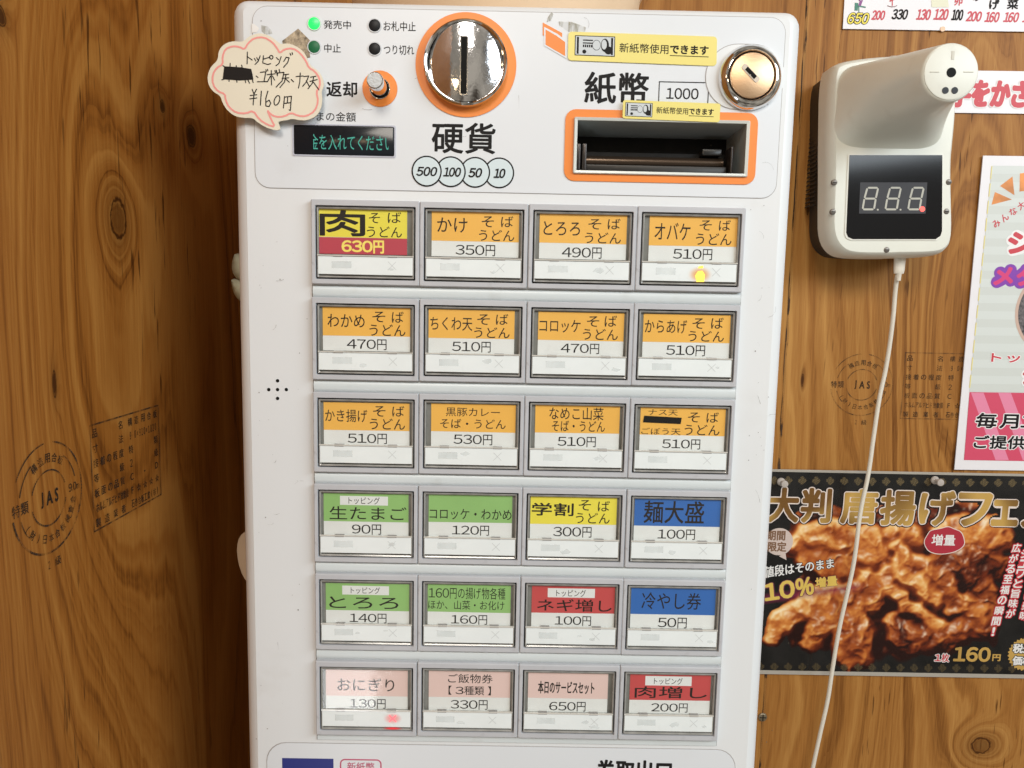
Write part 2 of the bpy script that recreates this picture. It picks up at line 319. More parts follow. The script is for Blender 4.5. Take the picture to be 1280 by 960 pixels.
class Ink:                                  # gathers words printed in one colour into one mesh
    def __init__(s, n=(0, -1, 0)): s.V = []; s.F = []; s.n = np.array(n, float); s.c = 0      # n: towards the viewer
    def quad(s, body, tl, tr, bl, br, bold=0, shear=0):
        co, F = glyphs(body, shear)
        tl, tr, bl, br = (np.array(p, dtype=float) for p in (tl, tr, bl, br))
        # heavier weights: the letter is struck several times, each a few microns nearer and shifted by the weight
        hh = np.linalg.norm(tl - bl); wd = np.linalg.norm(tr - tl); lo = co.min(0); sz = co.max(0) - lo; kh = sz[1]
        bx_ = bold * hh / kh / max(wd, 1e-9) * 1.0; bz_ = bold / kh if kh else 0      # weight as a share of the box
        base = (co - lo) / sz; base = np.stack([bx_ + base[:, 0] * (1 - 2 * bx_), bz_ + base[:, 1] * (1 - 2 * bz_)], 1)
        n = 1 if bold < .003 else (4 if bold < .014 else (8 if bold < .045 else (14 if bold < .11 else 28))); r2 = [1.0] if bold < .045 else ([1.0, .55] if bold < .11 else [1.0, .7, .4])
        dn = np.cross(tr - tl, bl - tl); dn = dn / (np.linalg.norm(dn) + 1e-12); dn = dn if dn[1] > 0 else -dn
        shifts = [(0, 0)] + ([] if n == 1 else [(rr_ * math.cos(2 * math.pi * (k + .5) / n), rr_ * math.sin(2 * math.pi * (k + .5) / n)) for rr_ in r2 for k in range(n)])
        for j, (sx, sy) in enumerate(shifts):
            b = len(s.V); u = base[:, :1] + sx * bx_; v = base[:, 1:] + sy * bz_
            q = bl * (1 - u) * (1 - v) + br * u * (1 - v) + tl * (1 - u) * v + tr * u * v - s.n * j * (2.5e-6 if len(shifts) < 16 else 1.5e-6)
            s.V += [tuple(x) for x in q]; s.F += [tuple(i + b for i in f) for f in F]
        return s
    def px(s, body, zm, x0, y0, x1, y1, y, bold=0, shear=0):    # a level box measured in the photo
        ym = (y0 + y1) / 2; xm = (x0 + x1) / 2
        a = P(*zm(x0, ym), y).x; b = P(*zm(x1, ym), y).x; t = P(*zm(xm, y0), y).z; c = P(*zm(xm, y1), y).z
        return s.quad(body, (a, y, t), (b, y, t), (a, y, c), (b, y, c), bold, shear)
    def pq(s, body, zm, c4, y, bold=0, shear=0):                # a tilted box: tl, tr, bl, br
        return s.quad(body, *[tuple(P(*zm(*c), y)) for c in c4], bold, shear)
    def poly(s, pts3): b = len(s.V); s.V += [tuple(p) for p in pts3]; s.F.append(tuple(range(b, b + len(pts3)))); return s
    def rect(s, x0, x1, z0, z1, y): return s.poly([(x0, y, z0), (x1, y, z0), (x1, y, z1), (x0, y, z1)])
    def stroke(s, pts, wd, fn, closed=False):                   # pts in 2D, fn maps 2D -> 3D
        n = len(pts); s.c += 1; g0 = (s.c % 5) * 9e-6
        def up(q, d): return tuple(np.array(q) + s.n * (g0 + d))
        for i in range(n if closed else n - 1):
            a = Vector(pts[i]); b = Vector(pts[(i + 1) % n]); d = b - a
            if d.length < 1e-9: continue
            p = Vector((-d.y, d.x)).normalized() * wd / 2
            s.poly([up(fn(*q), (i % 3) * 1.2e-6) for q in (a + p, b + p, b - p, a - p)])
        for i, q in enumerate(pts): s.poly([up(fn(q[0] + wd / 2 * math.cos(k * math.pi / 3), q[1] + wd / 2 * math.sin(k * math.pi / 3)), 4e-6 + (i % 3) * 1.2e-6) for k in range(6)])
        return s
    def build(s, name, m, parent, label=None):
        me = bpy.data.meshes.new(name); me.from_pydata(s.V, [], s.F); me.update()
        o = link(name, me, m, parent); return tag(o, label) if label else o

FULL = ZM(0, 0, 1)
# ================================================================== THE ROOM: two plywood walls
YW = .2453; XW = CAMP.x - .219
def bk(px, py): p = P(px, py, YW); return p
def sd(px, py): p = PX(px, py, XW); return p
k1 = sd(148, 273); k2 = sd(239, 170); k3 = sd(203, 133); k4 = sd(68, 480); k5 = sd(1, 20); k6 = sd(120, 400)
SIDE_WOOD = wood('side_plywood', 'Y', [(k1.y, k1.z, .0078, .0105, 1.0, .62), (k2.y, k2.z, .0068, .0070, .7, .9), (k3.y, k3.z, .003, .0035, .3, .9), (k4.y, k4.z, .0016, .006, .2, .9), (k5.y, k5.z, .003, .004, .3, .9), (k6.y, k6.z, .03, .09, 2.2, 0)],
                 (.110, .031, .004), (.290, .102, .016), (.41, .175, .036), 2.3, 13, 4.8, 1.2, .8, .65)
b1 = bk(1226, 932); b2 = bk(1003, 475); b3 = bk(1010, 262); b4 = bk(1180, 470); b5 = bk(1165, 80)
BACK_WOOD = wood('back_plywood', 'X', [(b1.x, b1.z, .0085, .0075, 1.0, .55), (b2.x, b2.z, .0012, .0055, .2, .9), (b3.x, b3.z, .0012, .004, .15, .9), (b4.x, b4.z, .02, .09, 1.6, 0), (b5.x, b5.z, .03, .08, 1.2, 0)],
                 (.150, .052, .010), (.315, .132, .030), (.46, .228, .062), 7.1, 11, 4.6, .9, .8, .6)
me = mk(*box(XW, 1.3, YW, YW + .012, .3, 2.4)); tag(link('back_wall', me, BACK_WOOD), kind='structure'); back = bpy.data.objects['back_wall']
me = mk(*box(XW - .012, XW, -.42, YW - .0005, .3, 2.4)); side = tag(link('side_wall', me, SIDE_WOOD), kind='structure')
# dark joint between two plywood sheets behind the machine's right edge, and its screw
jx = bk(953, 896).x
screw = disc('screw', jx, bk(953, 896).z, .0042, YW - .0016, .0016, mat('dull_screw_metal', (.30, .24, .16), .4, .8, bump=.4), back, .0008)
Ink().rect(jx - .0031, jx + .0031, screw_z := bk(953, 896).z - .0004, bk(953, 896).z + .0004, YW - .0018).rect(jx - .0004, jx + .0004, bk(953, 896).z - .0031, bk(953, 896).z + .0031, YW - .0019).build('screw_recess', BLACKGAP, screw)
for nm_, off, wj, m_ in (('sheet_joint', 0, .0009, ink('joint_dark_ink', (.030, .012, .004), .42, .55, 90, .95)), ('joint_fray', .0011, .0022, ink('joint_fray_ink', (.045, .018, .006), .56, .66, 210, .9))):
    k = Ink(); z_ = .5; prev = None
    while z_ < 2.2:
        w_ = wj * random.uniform(.5, 1.3); c_ = jx + off + random.uniform(-.0003, .0003); cur = (c_ - w_ / 2, c_ + w_ / 2, z_)
        if prev: k.poly([(prev[0], YW - .00025, prev[2]), (prev[1], YW - .00025, prev[2]), (cur[1], YW - .00025, z_), (cur[0], YW - .00025, z_)])
        prev = cur; z_ += random.uniform(.006, .02)
    k.build(nm_, m_, back)

# grade stamps inked on the plywood
STAMPINK = ink('stamp_ink', (.030, .014, .006), .36, .60, 200, .82); STAMPINK2 = ink('stamp_ink_faded', (.040, .020, .009), .42, .70, 200, .60)
def stamp(wall, m, fn, D, gap, n=(0, -1, 0)):
    """fn maps local metres (right, up) from the circle's centre onto the wall; D circle diameter"""
    k = Ink(n); R = D / 2
    def arc(r, a0, a1, wd):
        pts = [(r * math.cos(math.radians(a0 + (a1 - a0) * i / 24)), r * math.sin(math.radians(a0 + (a1 - a0) * i / 24))) for i in range(25)]
        k.stroke(pts, wd, fn)
    def ch(c, x, y, wd, h, rot=0):
        c = chr(ord(c) + 0xFEE0) if len(c) == 1 and c in '0123456789' else c
        q = []; gc, _f = glyphs(c); ge = gc.max(0) - gc.min(0)
        if len(c) == 1: wd = wd * min(1, ge[0] / .86); h = h * min(1, max(.18, ge[1] / .80))
        for sx, sy in ((-1, 1), (1, 1), (-1, -1), (1, -1)):
            a = sx * wd / 2; b = sy * h / 2; q.append(fn(x + a * math.cos(rot) - b * math.sin(rot), y + a * math.sin(rot) + b * math.cos(rot)))
        k.quad(c, *q, .03 if c in 'JAS' else .010)
    arc(R, -8, 80, .0009); arc(R, 190, 350, .0011); arc(R, 95, 150, .0008); arc(R * .50, 20, 160, .0008); arc(R * .5, 195, 345, .0009)
    arc(R * .82, 15, 55, .0007); arc(R * .82, 125, 165, .0007); arc(R * .82, 195, 222, .0007); arc(R * .82, 318, 345, .0007)
    for i, c in enumerate('構造用合板'): a = math.radians(122 - i * 16); ch(c, R * .72 * math.cos(a), R * .72 * math.sin(a), R * .16, R * .17, a - math.pi / 2)
    for i, c in enumerate('(財)日本合板検査会'): a = math.radians(212 + i * 14.5); ch(c, R * .74 * math.cos(a), R * .74 * math.sin(a), R * .14, R * .16, a + math.pi / 2)
    for i, c in enumerate('JAS'): ch(c, (-.20 + .21 * i) * R, 0, R * .24, R * .30)
    for i, c in enumerate('特類'): ch(c, (-.90 + .22 * i) * R, 0, R * .20, R * .22)
    ch('9.0m', R * .76, .02 * R, R * .34, R * .16)
    ch('2', -.10 * R, -1.22 * R, R * .09, R * .16); ch('級', .16 * R, -1.22 * R, R * .17, R * .17)
    x0 = R + gap; Wd = D * 1.42; H = D * 1.07
    for a, b in (((x0, H / 2), (x0 + Wd, H / 2)), ((x0 + Wd, H / 2), (x0 + Wd, -H / 2)), ((x0 + Wd, -H / 2), (x0, -H / 2)), ((x0, -H / 2), (x0, H / 2))): k.stroke([a, b], .0009, fn)
    rows = [('品名', '構造用合板'), ('寸法', '9.0×910×1820'), ('接着の程度', '特類'), ('等級', '2級'), ('板面の品質', 'C-D'), ('ホルムアルデヒド放散量', 'F☆☆☆☆'), ('製造業者', '石巻合板工業(株)')]
    for i, (a, b) in enumerate(rows):
        y = H / 2 - H * (i + .58) / 7.05; hh = H * .085
        la = .40; xs = np.linspace(x0 + Wd * .055, x0 + Wd * (.40 if i != 5 else .46), len(a))
        cw = min(H * .085, Wd * .42 / max(len(a), 4.6))
        for c, x in zip(a, xs): ch(c, x, y, cw, hh)
        xs = np.linspace(x0 + Wd * .54, x0 + Wd * .94, max(len(b), 2)); cw = min(H * .085, Wd * .40 / max(len(b), 3))
        for c, x in zip(b, xs): ch(c, x, y, cw, hh)
    return k.build('ink_stamp', m, wall)
c = bk(1077, 481); stamp(back, STAMPINK2, lambda x, y: (c.x + x, YW - .0003, c.z + y), .0557, .0095)
c2 = sd(61, 622); stamp(side, STAMPINK, lambda x, y: (XW + .0003, c2.y + x, c2.z + y), .0535, .0100, (1, 0, 0))

# ================================================================== TICKET VENDING MACHINE
FY = .0040                                   # front skin of the cabinet
xl = P(294, 300, .012).x; xl = (P(299, 300, .014).x + P(312, 900, .014).x) / 2
xr = (P(1000, 60, .014).x + P(943, 900, .014).x) / 2
zt = P(960, 15, .012).z; zb = Z0 - .62
mc = thing('ticket_vending_machine', 'white ticket vending machine with coin slot, note slot and six rows of priced dish buttons', 'vending machine', ((xl + xr) / 2, .12, zb))
# cabinet: front skin with a hole for the note slot, a folded edge band and the box behind
Z2 = ZM(640, 0, 3.459); Z1 = ZM(250, 0, 2.977); C3 = ZM(700, 30, 4.573)
def zbox(zm, x0, y0, x1, y1, y):             # photo box -> (xa, xb, za, zb) on the plane y
    ym = (y0 + y1) / 2; xm = (x0 + x1) / 2
    return P(*zm(x0, ym), y).x, P(*zm(x1, ym), y).x, P(*zm(xm, y1), y).z, P(*zm(xm, y0), y).z
ns = zbox(C3, 96, 562, 1058, 848, FY - .001)  # inner opening of the note slot
bw = .0082; fr = rr(xl + bw, xr - bw, zb + bw, zt - bw * .8, .003, FY)
front = filled([[(p[0], p[2]) for p in fr], [(ns[0] - .001, ns[2] - .001), (ns[1] + .001, ns[2] - .001), (ns[1] + .001, ns[3] + .001), (ns[0] - .001, ns[3] + .001)]], FY, FY + .001)
link('front_skin', front, WHITE, mc)
L = [rr(xl + bw, xr - bw, zb + bw, zt - bw * .8, .003, FY + .0002)]
for a, d in ((.86, .0006), (.55, .0020), (.28, .0042), (.10, .0072), (0, .011)): L.append(rr(xl + bw * a, xr - bw * a, zb + bw * a, zt - bw * a * .8, .003 + .006 * (1 - a), FY + d))
L.append(rr(xl, xr, zb, zt, .009, .245 - .004)); V, F = from_loops(L, False, True)
link('cabinet', mk(V, F), WHITE, mc, 25)
# upper and lower printed film panels
tp = (P(318, 130, FY).x, P(976, 130, FY).x, P(640, 239, FY).z, P(640, 5, FY).z)
top_z1 = P(900, 21, FY).z
lock = P(*Z2(1028, 338), FY)
outer = [(p[0], p[2]) for p in rr(tp[0], tp[1], P(640, 241, FY).z, top_z1, .008, 0, 6)]
hole = [(ns[0] - .001, ns[2] - .001), (ns[1] + .001, ns[2] - .001), (ns[1] + .001, ns[3] + .001), (ns[0] - .001, ns[3] + .001)]
link('groove_line', filled([[(p[0], p[2]) for p in rr(tp[0] - .0004, tp[1] + .0004, P(640, 241, FY).z - .0004, top_z1 + .0004, .0084, 0, 6)], hole], FY - .0001, FY + .0002), mat('grey_outline', (.36, .34, .33), .7), mc)  # thin grey outline round the film
link('upper_panel_film', filled([outer, hole], FY - .0004, FY), SHEET, mc)
# white field round the lock where the film is cut away
lw = P(*Z2(1120, 338), FY)
link('lock_surround', filled([[(p[0], p[2]) for p in rr(lock.x - .0245, tp[1] + .0006, P(*Z2(1100, 478), FY).z, P(*Z2(1100, 193), FY).z, .0195, 0, 10)]], FY - .00062, FY), mat('grey_outline', (.36, .34, .33)), mc)
link('lock_surround_face', filled([[(p[0], p[2]) for p in rr(lock.x - .0241, tp[1] + .0010, P(*Z2(1100, 478), FY).z + .0004, P(*Z2(1100, 193), FY).z - .0004, .0191, 0, 10)]], FY - .0007, FY), WHITE, mc)
lz = P(640, 933, FY).z
for nm, dd, yy, mm in (('groove_line', .0004, .0001, MATS['grey_outline']), ('lower_panel_film', 0, .0004, SHEET)):
    a = (P(334, 950, FY).x - dd, P(919, 950, FY).x + dd, lz - .16 - dd, lz + dd)
    link(nm, filled([[(p[0], p[2]) for p in rr(*a, .012, 0, 6)]], FY - yy, FY), mm, mc)
TY = FY - .00052                              # printed matter on the film
k = Ink()
for s, b, bo in (('発売中', (460, 76, 562, 108), .006), ('お札中止', (683, 80, 803, 116), .006), ('中止', (462, 163, 524, 196), .006), ('つり切れ', (684, 168, 797, 204), .006),
                 ('返却', (470, 303, 585, 361), .022), ('いまの金額', (393, 416, 580, 451), .004), ('硬貨', (862, 456, 1100, 572), .018)): Ink().px(s, Z1, *b, TY, bo).build('panel_lettering', INK, mc)
Ink().px('紙幣', C3, 140, 275, 508, 458, TY, .02).build('panel_lettering', INK, mc); Ink().px('1000', C3, 608, 366, 793, 430, TY, .012).build('panel_lettering', INK, mc)
R1 = ZM(640, 705, 3.763); Ink().px('券取出口', R1, 395, 922, 752, 1035, TY, .026).build('panel_lettering', INK, mc)
a = zbox(C3, 563, 330, 850, 470, TY)
for q in ((a[0], a[1], a[3] - .0005, a[3]), (a[0], a[0] + .0005, a[2], a[3]), (a[1] - .0005, a[1], a[2], a[3])): k.rect(*q, TY)
D2 = ZM(350, 120, 4.129)
k.build('note_value_outline', INK, mc)
# coin value circles, each overlapping the next
PALE = mat('pale_blue_print', (.62, .72, .75), .4)
cs = [(757, 388, '500', (703, 365, 812, 414)), (881, 391, '100', (842, 368, 935, 417)), (1007, 394, '50', (972, 371, 1044, 421)), (1131, 397, '10', (1102, 374, 1164, 424))]
ki = Ink(); kp = Ink()
for i, (cx, cy, s, b) in enumerate(cs):
    y = TY - .00004 * (4 - i); p = P(*D2(cx, cy), y); r = 76 / 4.129 / FPX * .4187
    ki.poly(circ(p.x, p.z, r, y, 40)); kp.poly(circ(p.x, p.z, r - .0008, y - .00002, 40)); ki.px(s, D2, *b, TY - .0003, .028, .22)
ki.build('coin_value_lettering', INK, mc); kp.build('coin_value_circle', PALE, mc)
k = Ink(); b = zbox(FULL, 353, 948, 417, 1000, TY); k.rect(*b, TY).build('blue_print_patch', mat('navy_print', (.015, .025, .20), .4), mc)
PINKP = mat('crimson_print', (.52, .10, .18), .5)
b = zbox(FULL, 425, 949, 477, 990, TY); me = filled([[(p[0], p[2]) for p in rr(*b, .003, 0)], [(p[0], p[2]) for p in rr(b[0] + .0008, b[1] - .0008, b[2] + .0008, b[3] - .0008, .0022, 0)]], TY, FY); link('pink_notice_outline', me, PINKP, mc)
Ink().px('新紙幣', FULL, 434, 953, 468, 964, TY, .01).px('使えます', FULL, 432, 966, 471, 978, TY, .01).build('pink_notice_lettering', PINKP, mc)
# old tape and torn logo
k = Ink(); y = TY - .0001
Ink().poly([tuple(P(*Z2(*q), y - .00004)) for q in reversed([(139, 116), (196, 146), (236, 176), (236, 254), (139, 198)])]).build('emblem_gap', SHEET, mc)
for pts in ([(133, 97), (217, 143), (217, 168), (150, 128), (148, 158), (133, 152)], [(145, 127), (192, 154), (230, 182), (230, 243), (145, 193)]): k.poly([tuple(P(*Z2(*q), y - (.00008 if pts[0][0] > 140 else 0))) for q in reversed(pts)])
k.build('orange_note_emblem', ORANGE, mc)
C1 = ZM(250, 30, 6.622)
RES = mat('old_tape_residue', (.44, .35, .24), .8, bump=.8, bscale=900, var=.7, vscale=420, dirt=1.0, dirtcol=(.12, .09, .05)); k = Ink()
k.poly([tuple(P(*C1(*q), y)) for q in reversed([(680, 140), (745, 90), (812, 38), (860, 85), (915, 140), (905, 200), (912, 275), (820, 300), (700, 240)])]).build('tape_residue', RES, mc)
k = Ink(); k.poly([tuple(P(*C1(*q), y)) for q in reversed([(428, -5), (450, 0), (492, 35), (470, 70), (432, 72)])]).build('white_tape_scrap', mat('white_tape', (.80, .79, .77), .3), mc)
RES2 = ink('smeared_residue', (.30, .27, .17), .42, .62, 420, .6)
Ink().poly([tuple(P(*C1(*q), y)) for q in reversed([(505, 10), (560, 20), (590, 50), (600, 80), (540, 90), (510, 60)])]).build('residue_smear', RES2, mc)
for pts in ([(155, 75), (170, 52), (180, 60), (168, 90), (150, 96)], [(200, 92), (260, 95), (320, 118), (315, 140), (245, 138), (205, 110)]): Ink().poly([tuple(P(*Z2(*q), y)) for q in reversed(pts)]).build('residue_smear', RES2, mc)
# marks, specks and chips on the white plastic
k = Ink()
for _ in range(85):
    px = random.choice([random.uniform(320, 385), random.uniform(935, 965), random.uniform(300, 990)]); py = random.uniform(15, 935)
    if 385 < px < 935 and py > 245: continue
    p = P(px, py, FY); r = random.uniform(.00012, .00042)
    k.poly([(p.x + r * random.uniform(.5, 1.6) * math.cos(t * 1.047), FY - .00072, p.z + r * random.uniform(.5, 1.4) * math.sin(t * 1.047)) for t in range(6)])
for _ in range(26):
    px = random.choice([random.uniform(318, 380), random.uniform(938, 962), random.uniform(340, 960)]); py = random.uniform(8, 235) if 385 < px < 935 else random.uniform(20, 920)
    p = P(px, py, FY); a_ = random.uniform(-.6, 1.9); l_ = random.uniform(.002, .008); cv = random.uniform(-.25, .25)
    k.stroke([(p.x + l_ * t_ / 4 * math.cos(a_ + cv * t_), p.z + l_ * t_ / 4 * math.sin(a_ + cv * t_)) for t_ in range(5)], random.uniform(.00008, .0002), lambda x, z: (x, FY - .00072, z))
o = k.build('dirt_speck', ink('speck_ink', (.14, .11, .08), .35, .6, 500, .8), mc); o['kind'] = 'stuff'

# indicator lamps
for (cx, cy, m, lb) in ((425, 88, LEDG, 'lit green lamp'), (425, 175, LEDD, 'unlit green lamp'), (650, 95, LEDK, None), (650, 182, LEDK, None)):
    p = P(*Z1(cx, cy), TY); o = disc('indicator_lamp', p.x, p.z, .0032, TY - .0004, .0006, m, mc, .0001)
    if lb: o['label'] = lb
    V, F = from_loops([circ(p.x, p.z, .0038, TY), circ(p.x, p.z, .0037, TY - .0003), circ(p.x, p.z, .0032, TY - .0003)]); link('rim', mk(V, F), RIMW, o, 30)

# return button
p = P(475.0, 111.0, TY); r = 21 / FPX * .4187
V, F = from_loops([circ(p.x, p.z, r, TY), circ(p.x, p.z, r, TY - .0003), circ(p.x, p.z, .0052, TY - .0003), circ(p.x, p.z, .0052, TY + .004)])
rb = link('return_button', mk(V, F), ORANGE, mc, 30)
V, F = from_loops([circ(p.x, p.z, .0056, TY - .0003), circ(p.x, p.z, .0056, TY - .0009), circ(p.x, p.z, .0052, TY - .0009), circ(p.x, p.z, .0052, TY + .003)]); link('collar', mk(V, F), CHROME, rb, 30)
L = [circ(p.x, p.z, .0044, TY + .003), circ(p.x, p.z, .0044, TY - .0150), circ(p.x, p.z, .0043, TY - .0156), circ(p.x, p.z, .0039, TY - .0160)]; V, F = from_loops(L, True, True); link('plunger', mk(V, F), CHROME, rb, 30)
disc('plunger_face', p.x, p.z, .0038, TY - .0162, .0003, mat('dull_plunger_face', (.36, .39, .42), .45, 1, bump=.3, bscale=700), rb)
disc('hole', p.x, p.z, .0052, TY - .00035, .0001, BLACKGAP, rb)

# coin slot
p = P(582.5, 81.5, TY); r = 60.3 / FPX * .4187
V, F = from_loops([circ(p.x, p.z, r, TY, 72), circ(p.x, p.z, r, TY - .0004, 72), circ(p.x, p.z, .0215, TY - .0004, 72)]); co = link('coin_slot', mk(V, F), ORANGE, mc, 30)
prof = [(.0226, .0004), (.0228, .0030), (.0224, .0052), (.0216, .0060), (.0208, .0056), (.0203, .0046)]
V, F = from_loops([circ(p.x, p.z, a, TY - d, 72) for a, d in prof]); link('bezel', mk(V, F), CHROME, co, 30)
# mirror dish: two halves lean away from the slot
V = []; F = []; n = 72; rings = 12
for j in range(rings + 1):
    q = .0204 * j / rings
    for i in range(n):
        t = 2 * math.pi * i / n; x = q * math.cos(t); z = q * math.sin(t)
        d = .0068 - (x * x * 9.0) - z * z * 3.2 - (abs(x) * .03)
        V.append((p.x + x, TY - d, p.z + z))
for j in range(rings):
    for i in range(n): a = j * n + i; b = j * n + (i + 1) % n; F.append((a, b, b + n, a + n))
link('mirror_dish', mk(V, F), mat('polished_dish', (.74, .74, .76), .085, 1, bump=.6, bscale=110), co, 60)
sl = P(579.8, 82.5, TY - .0078)
V, F = from_loops([rr(sl.x - .0022, sl.x + .0022, sl.z - .0148, sl.z + .0156, .0007, TY - .0055), rr(sl.x - .0022, sl.x + .0022, sl.z - .0148, sl.z + .0156, .0007, TY - .0074), rr(sl.x - .0016, sl.x + .0016, sl.z - .0142, sl.z + .0150, .0004, TY - .0074), rr(sl.x - .0016, sl.x + .0016, sl.z - .0142, sl.z + .0150, .0004, TY - .0050)]); link('slot_rim', mk(V, F), CHROME, co, 30)
bx('slot_opening', sl.x - .0016, sl.x + .0016, TY - .00725, TY - .0050, sl.z - .0142, sl.z + .0150, BLACKGAP, co)

# display window with running characters
a = zbox(D2, 72, 155, 590, 306, TY)
ds = bx('display', a[0], a[1], TY - .0006, TY, a[2], a[3], DISPLAYM, mc, .0006)
V, F = from_loops([rr(a[0] - .0008, a[1] + .0008, a[2] - .0008, a[3] + .0008, .001, TY), rr(a[0] - .0008, a[1] + .0008, a[2] - .0008, a[3] + .0008, .001, TY - .0003), rr(a[0] - .0001, a[1] + .0001, a[2] - .0001, a[3] + .0001, .001, TY - .0003)]); link('display_surround', mk(V, F), mat('display_surround', (.50, .52, .60), .35), ds, 30)
uv, FF = glyphs('金を入れてください'); uv = (uv - uv.min(0)) / (uv.max(0) - uv.min(0))
yy = TY - .0008; xa = P(*D2(151, 230), yy).x; xb = P(*D2(582, 230), yy).x; xc0 = P(*D2(172, 230), yy).x; xc1 = P(*D2(560, 230), yy).x; za = P(*D2(370, 200), yy).z; zc = P(*D2(370, 280), yy).z
bm = bmesh.new(); vs = [bm.verts.new((xa + (xb - xa) * q[0], yy, zc + (za - zc) * q[1])) for q in uv]
for f in FF:
    try: bm.faces.new([vs[i] for i in f])
    except ValueError: pass
for x, nx in ((xc0, -1), (xc1, 1)): bmesh.ops.bisect_plane(bm, geom=bm.verts[:] + bm.edges[:] + bm.faces[:], plane_co=(x, 0, 0), plane_no=(nx, 0, 0), clear_outer=True)
me = bpy.data.meshes.new('x'); bm.to_mesh(me); bm.free(); link('display_characters', me, VFD, ds)

# note slot
q = zbox(C3, 26, 498, 1124, 908, TY); fo = zbox(C3, 76, 545, 1076, 866, TY)
V, F = from_loops([rr(*q, .0058, TY), rr(*q, .0058, TY - .0004), rr(*fo, .0008, TY - .0004)]); nsx = link('note_slot', mk(V, F), ORANGE, mc, 30)
V, F = from_loops([rr(*fo, .0008, TY - .0002), rr(*fo, .0008, TY - .0014), rr(fo[0] + .0004, fo[1] - .0004, fo[2] + .0004, fo[3] - .0004, .0006, TY - .0018), rr(ns[0], ns[1], ns[2], ns[3], .0004, TY - .0016), rr(ns[0], ns[1], ns[2], ns[3], .0004, TY + .002)]); link('slot_frame', mk(V, F), FRAMEW, nsx, 30)
dp = .034; zm_ = ns[2] + (ns[3] - ns[2]) * .42
V = [(ns[0], FY, ns[3]), (ns[1], FY, ns[3]), (ns[1] - .0005, FY + dp, ns[3] - .001), (ns[0] + .0005, FY + dp, ns[3] - .001),   # roof
     (ns[0], FY, ns[2]), (ns[1], FY, ns[2]), (ns[1] - .0005, FY + dp, ns[2]), (ns[0] + .0005, FY + dp, ns[2])]
link('liner', mk(V, [(0, 1, 2, 3), (1, 5, 6, 2), (0, 3, 7, 4)], fix=False), SLOTGREY, nsx)
link('slot_floor', mk([V[i] for i in (4, 5, 6, 7, 2, 3)], [(0, 1, 2, 3), (2, 4, 5, 3)], fix=False), SLOTDARK, nsx)
bx('black_mouth', ns[0] + .0008, ns[1] - .0008, FY + .020, FY + .033, ns[2], zm_ + .003, SLOTDARK, nsx)
bz = ns[2] + (ns[3] - ns[2]) * .30
V, F = from_loops([[(x, FY + .016 + .0028 * math.cos(t * math.pi / 8), bz + .0034 * math.sin(t * math.pi / 8)) for t in range(16)] for x in (ns[0] + .0065, ns[1] - .0075)], True, True); link('roller_bar', mk(V, F), ROLLER, nsx, 30)
bx('guide_bar', ns[0] + .006, ns[1] - .007, FY + .008, FY + .0105, ns[2] + .0012, ns[2] + .0052, mat('dark_guide', (.022, .020, .018), .4, .2), nsx, .0005)
for x0, x1 in ((ns[0] + .0002, ns[0] + .0026), (ns[0] + .0036, ns[0] + .0060), (ns[1] - .0062, ns[1] - .0048)): bx('side_guide', x0, x1, FY + .004, FY + .016, ns[2] + .001, zm_ + .0045, mat('dark_side_guide', (.035, .028, .025), .3, .4), nsx, .0005)
bx('sensor_clip', ns[1] - .020, ns[1] - .009, FY + .012, FY + .019, zm_ + .001, zm_ + .0045, mat('black_clip', (.02, .02, .02), .3), nsx, .0005)
# glossy yellow stickers over and above the slot
def sticker(c4, zm, y, icon, words, boldwords, under):
    pts = [P(*zm(*q), y) for q in c4]            # tl tr br bl
    tl, tr, br, bl = [np.array((q.x, q.z)) for q in pts]
    def mp(u, v): return tuple(tl * (1 - u) * (1 - v) + tr * u * (1 - v) + bl * (1 - u) * v + br * u * v)
    asp = np.linalg.norm(tr - tl) / np.linalg.norm(bl - tl)
    out = []
    for cx, cy, a0 in ((1, 1, 0), (0, 1, 90), (0, 0, 180), (1, 0, 270)):
        for kk in range(6):
            a = math.radians(a0 + 18 * kk); rv = .13; ru = rv / asp
            out.append(((1 - ru if cx else ru) + ru * math.cos(a), (1 - rv if cy else rv) + rv * math.sin(a)))
    o = link('sticker', filled([[mp(*q) for q in out]], y, y + .0004), STICKER, mc)
    k = Ink(); g = Ink(); yq = y - .00006
    def P3(u, v, dy=0): m_ = mp(u, v); return (m_[0], yq - dy, m_[1])
    def R_(kk, a, b, c, d, dy=0): kk.poly([P3(a, d, dy), P3(c, d, dy), P3(c, b, dy), P3(a, b, dy)])
    ia, ib, ic, id_ = icon
    R_(k, ia, ib, ic, id_)
    def I(u, v): return ia + (ic - ia) * u, ib + (id_ - ib) * v
    R_(g, *I(.02, .04), *I(.98, .96), .00003)
    R_(k, *I(.05, .08), *I(.10, .92), .00006); R_(k, *I(.90, .08), *I(.95, .92), .00006)
    for v in (.2, .34): R_(k, *I(.2, v), *I(.45, v + .06), .00006)
    for kk in range(5): R_(k, *I(.2 + kk * .05, .45), *I(.235 + kk * .05, .58), .00006)
    def ell(kk, cu, cv, ru, rv, dy): kk.poly([P3(*I(cu + ru * math.cos(t * math.pi / 10), cv - rv * math.sin(t * math.pi / 10)), dy) for t in range(20)][::1])
    ell(k, .54, .46, .105, .26, .00008); ell(g, .54, .46, .095, .235, .00010)
    ell(k, .75, .45, .10, .33, .00008); ell(g, .73, .42, .065, .24, .00010); ell(k, .84, .7, .10, .2, .00009)
    ell(k, .24, .8, .05, .10, .00008); ell(g, .36, .80, .05, .10, .00010)
    g.build('banknote_ground', NOTEBG, o)
    for s, (a, b, c, d), bo in (words, boldwords): k.quad(s, P3(a, b), P3(c, b), P3(a, d), P3(c, d), bo)
    R_(k, *under); k.build('sticker_lettering', INK, o); return o
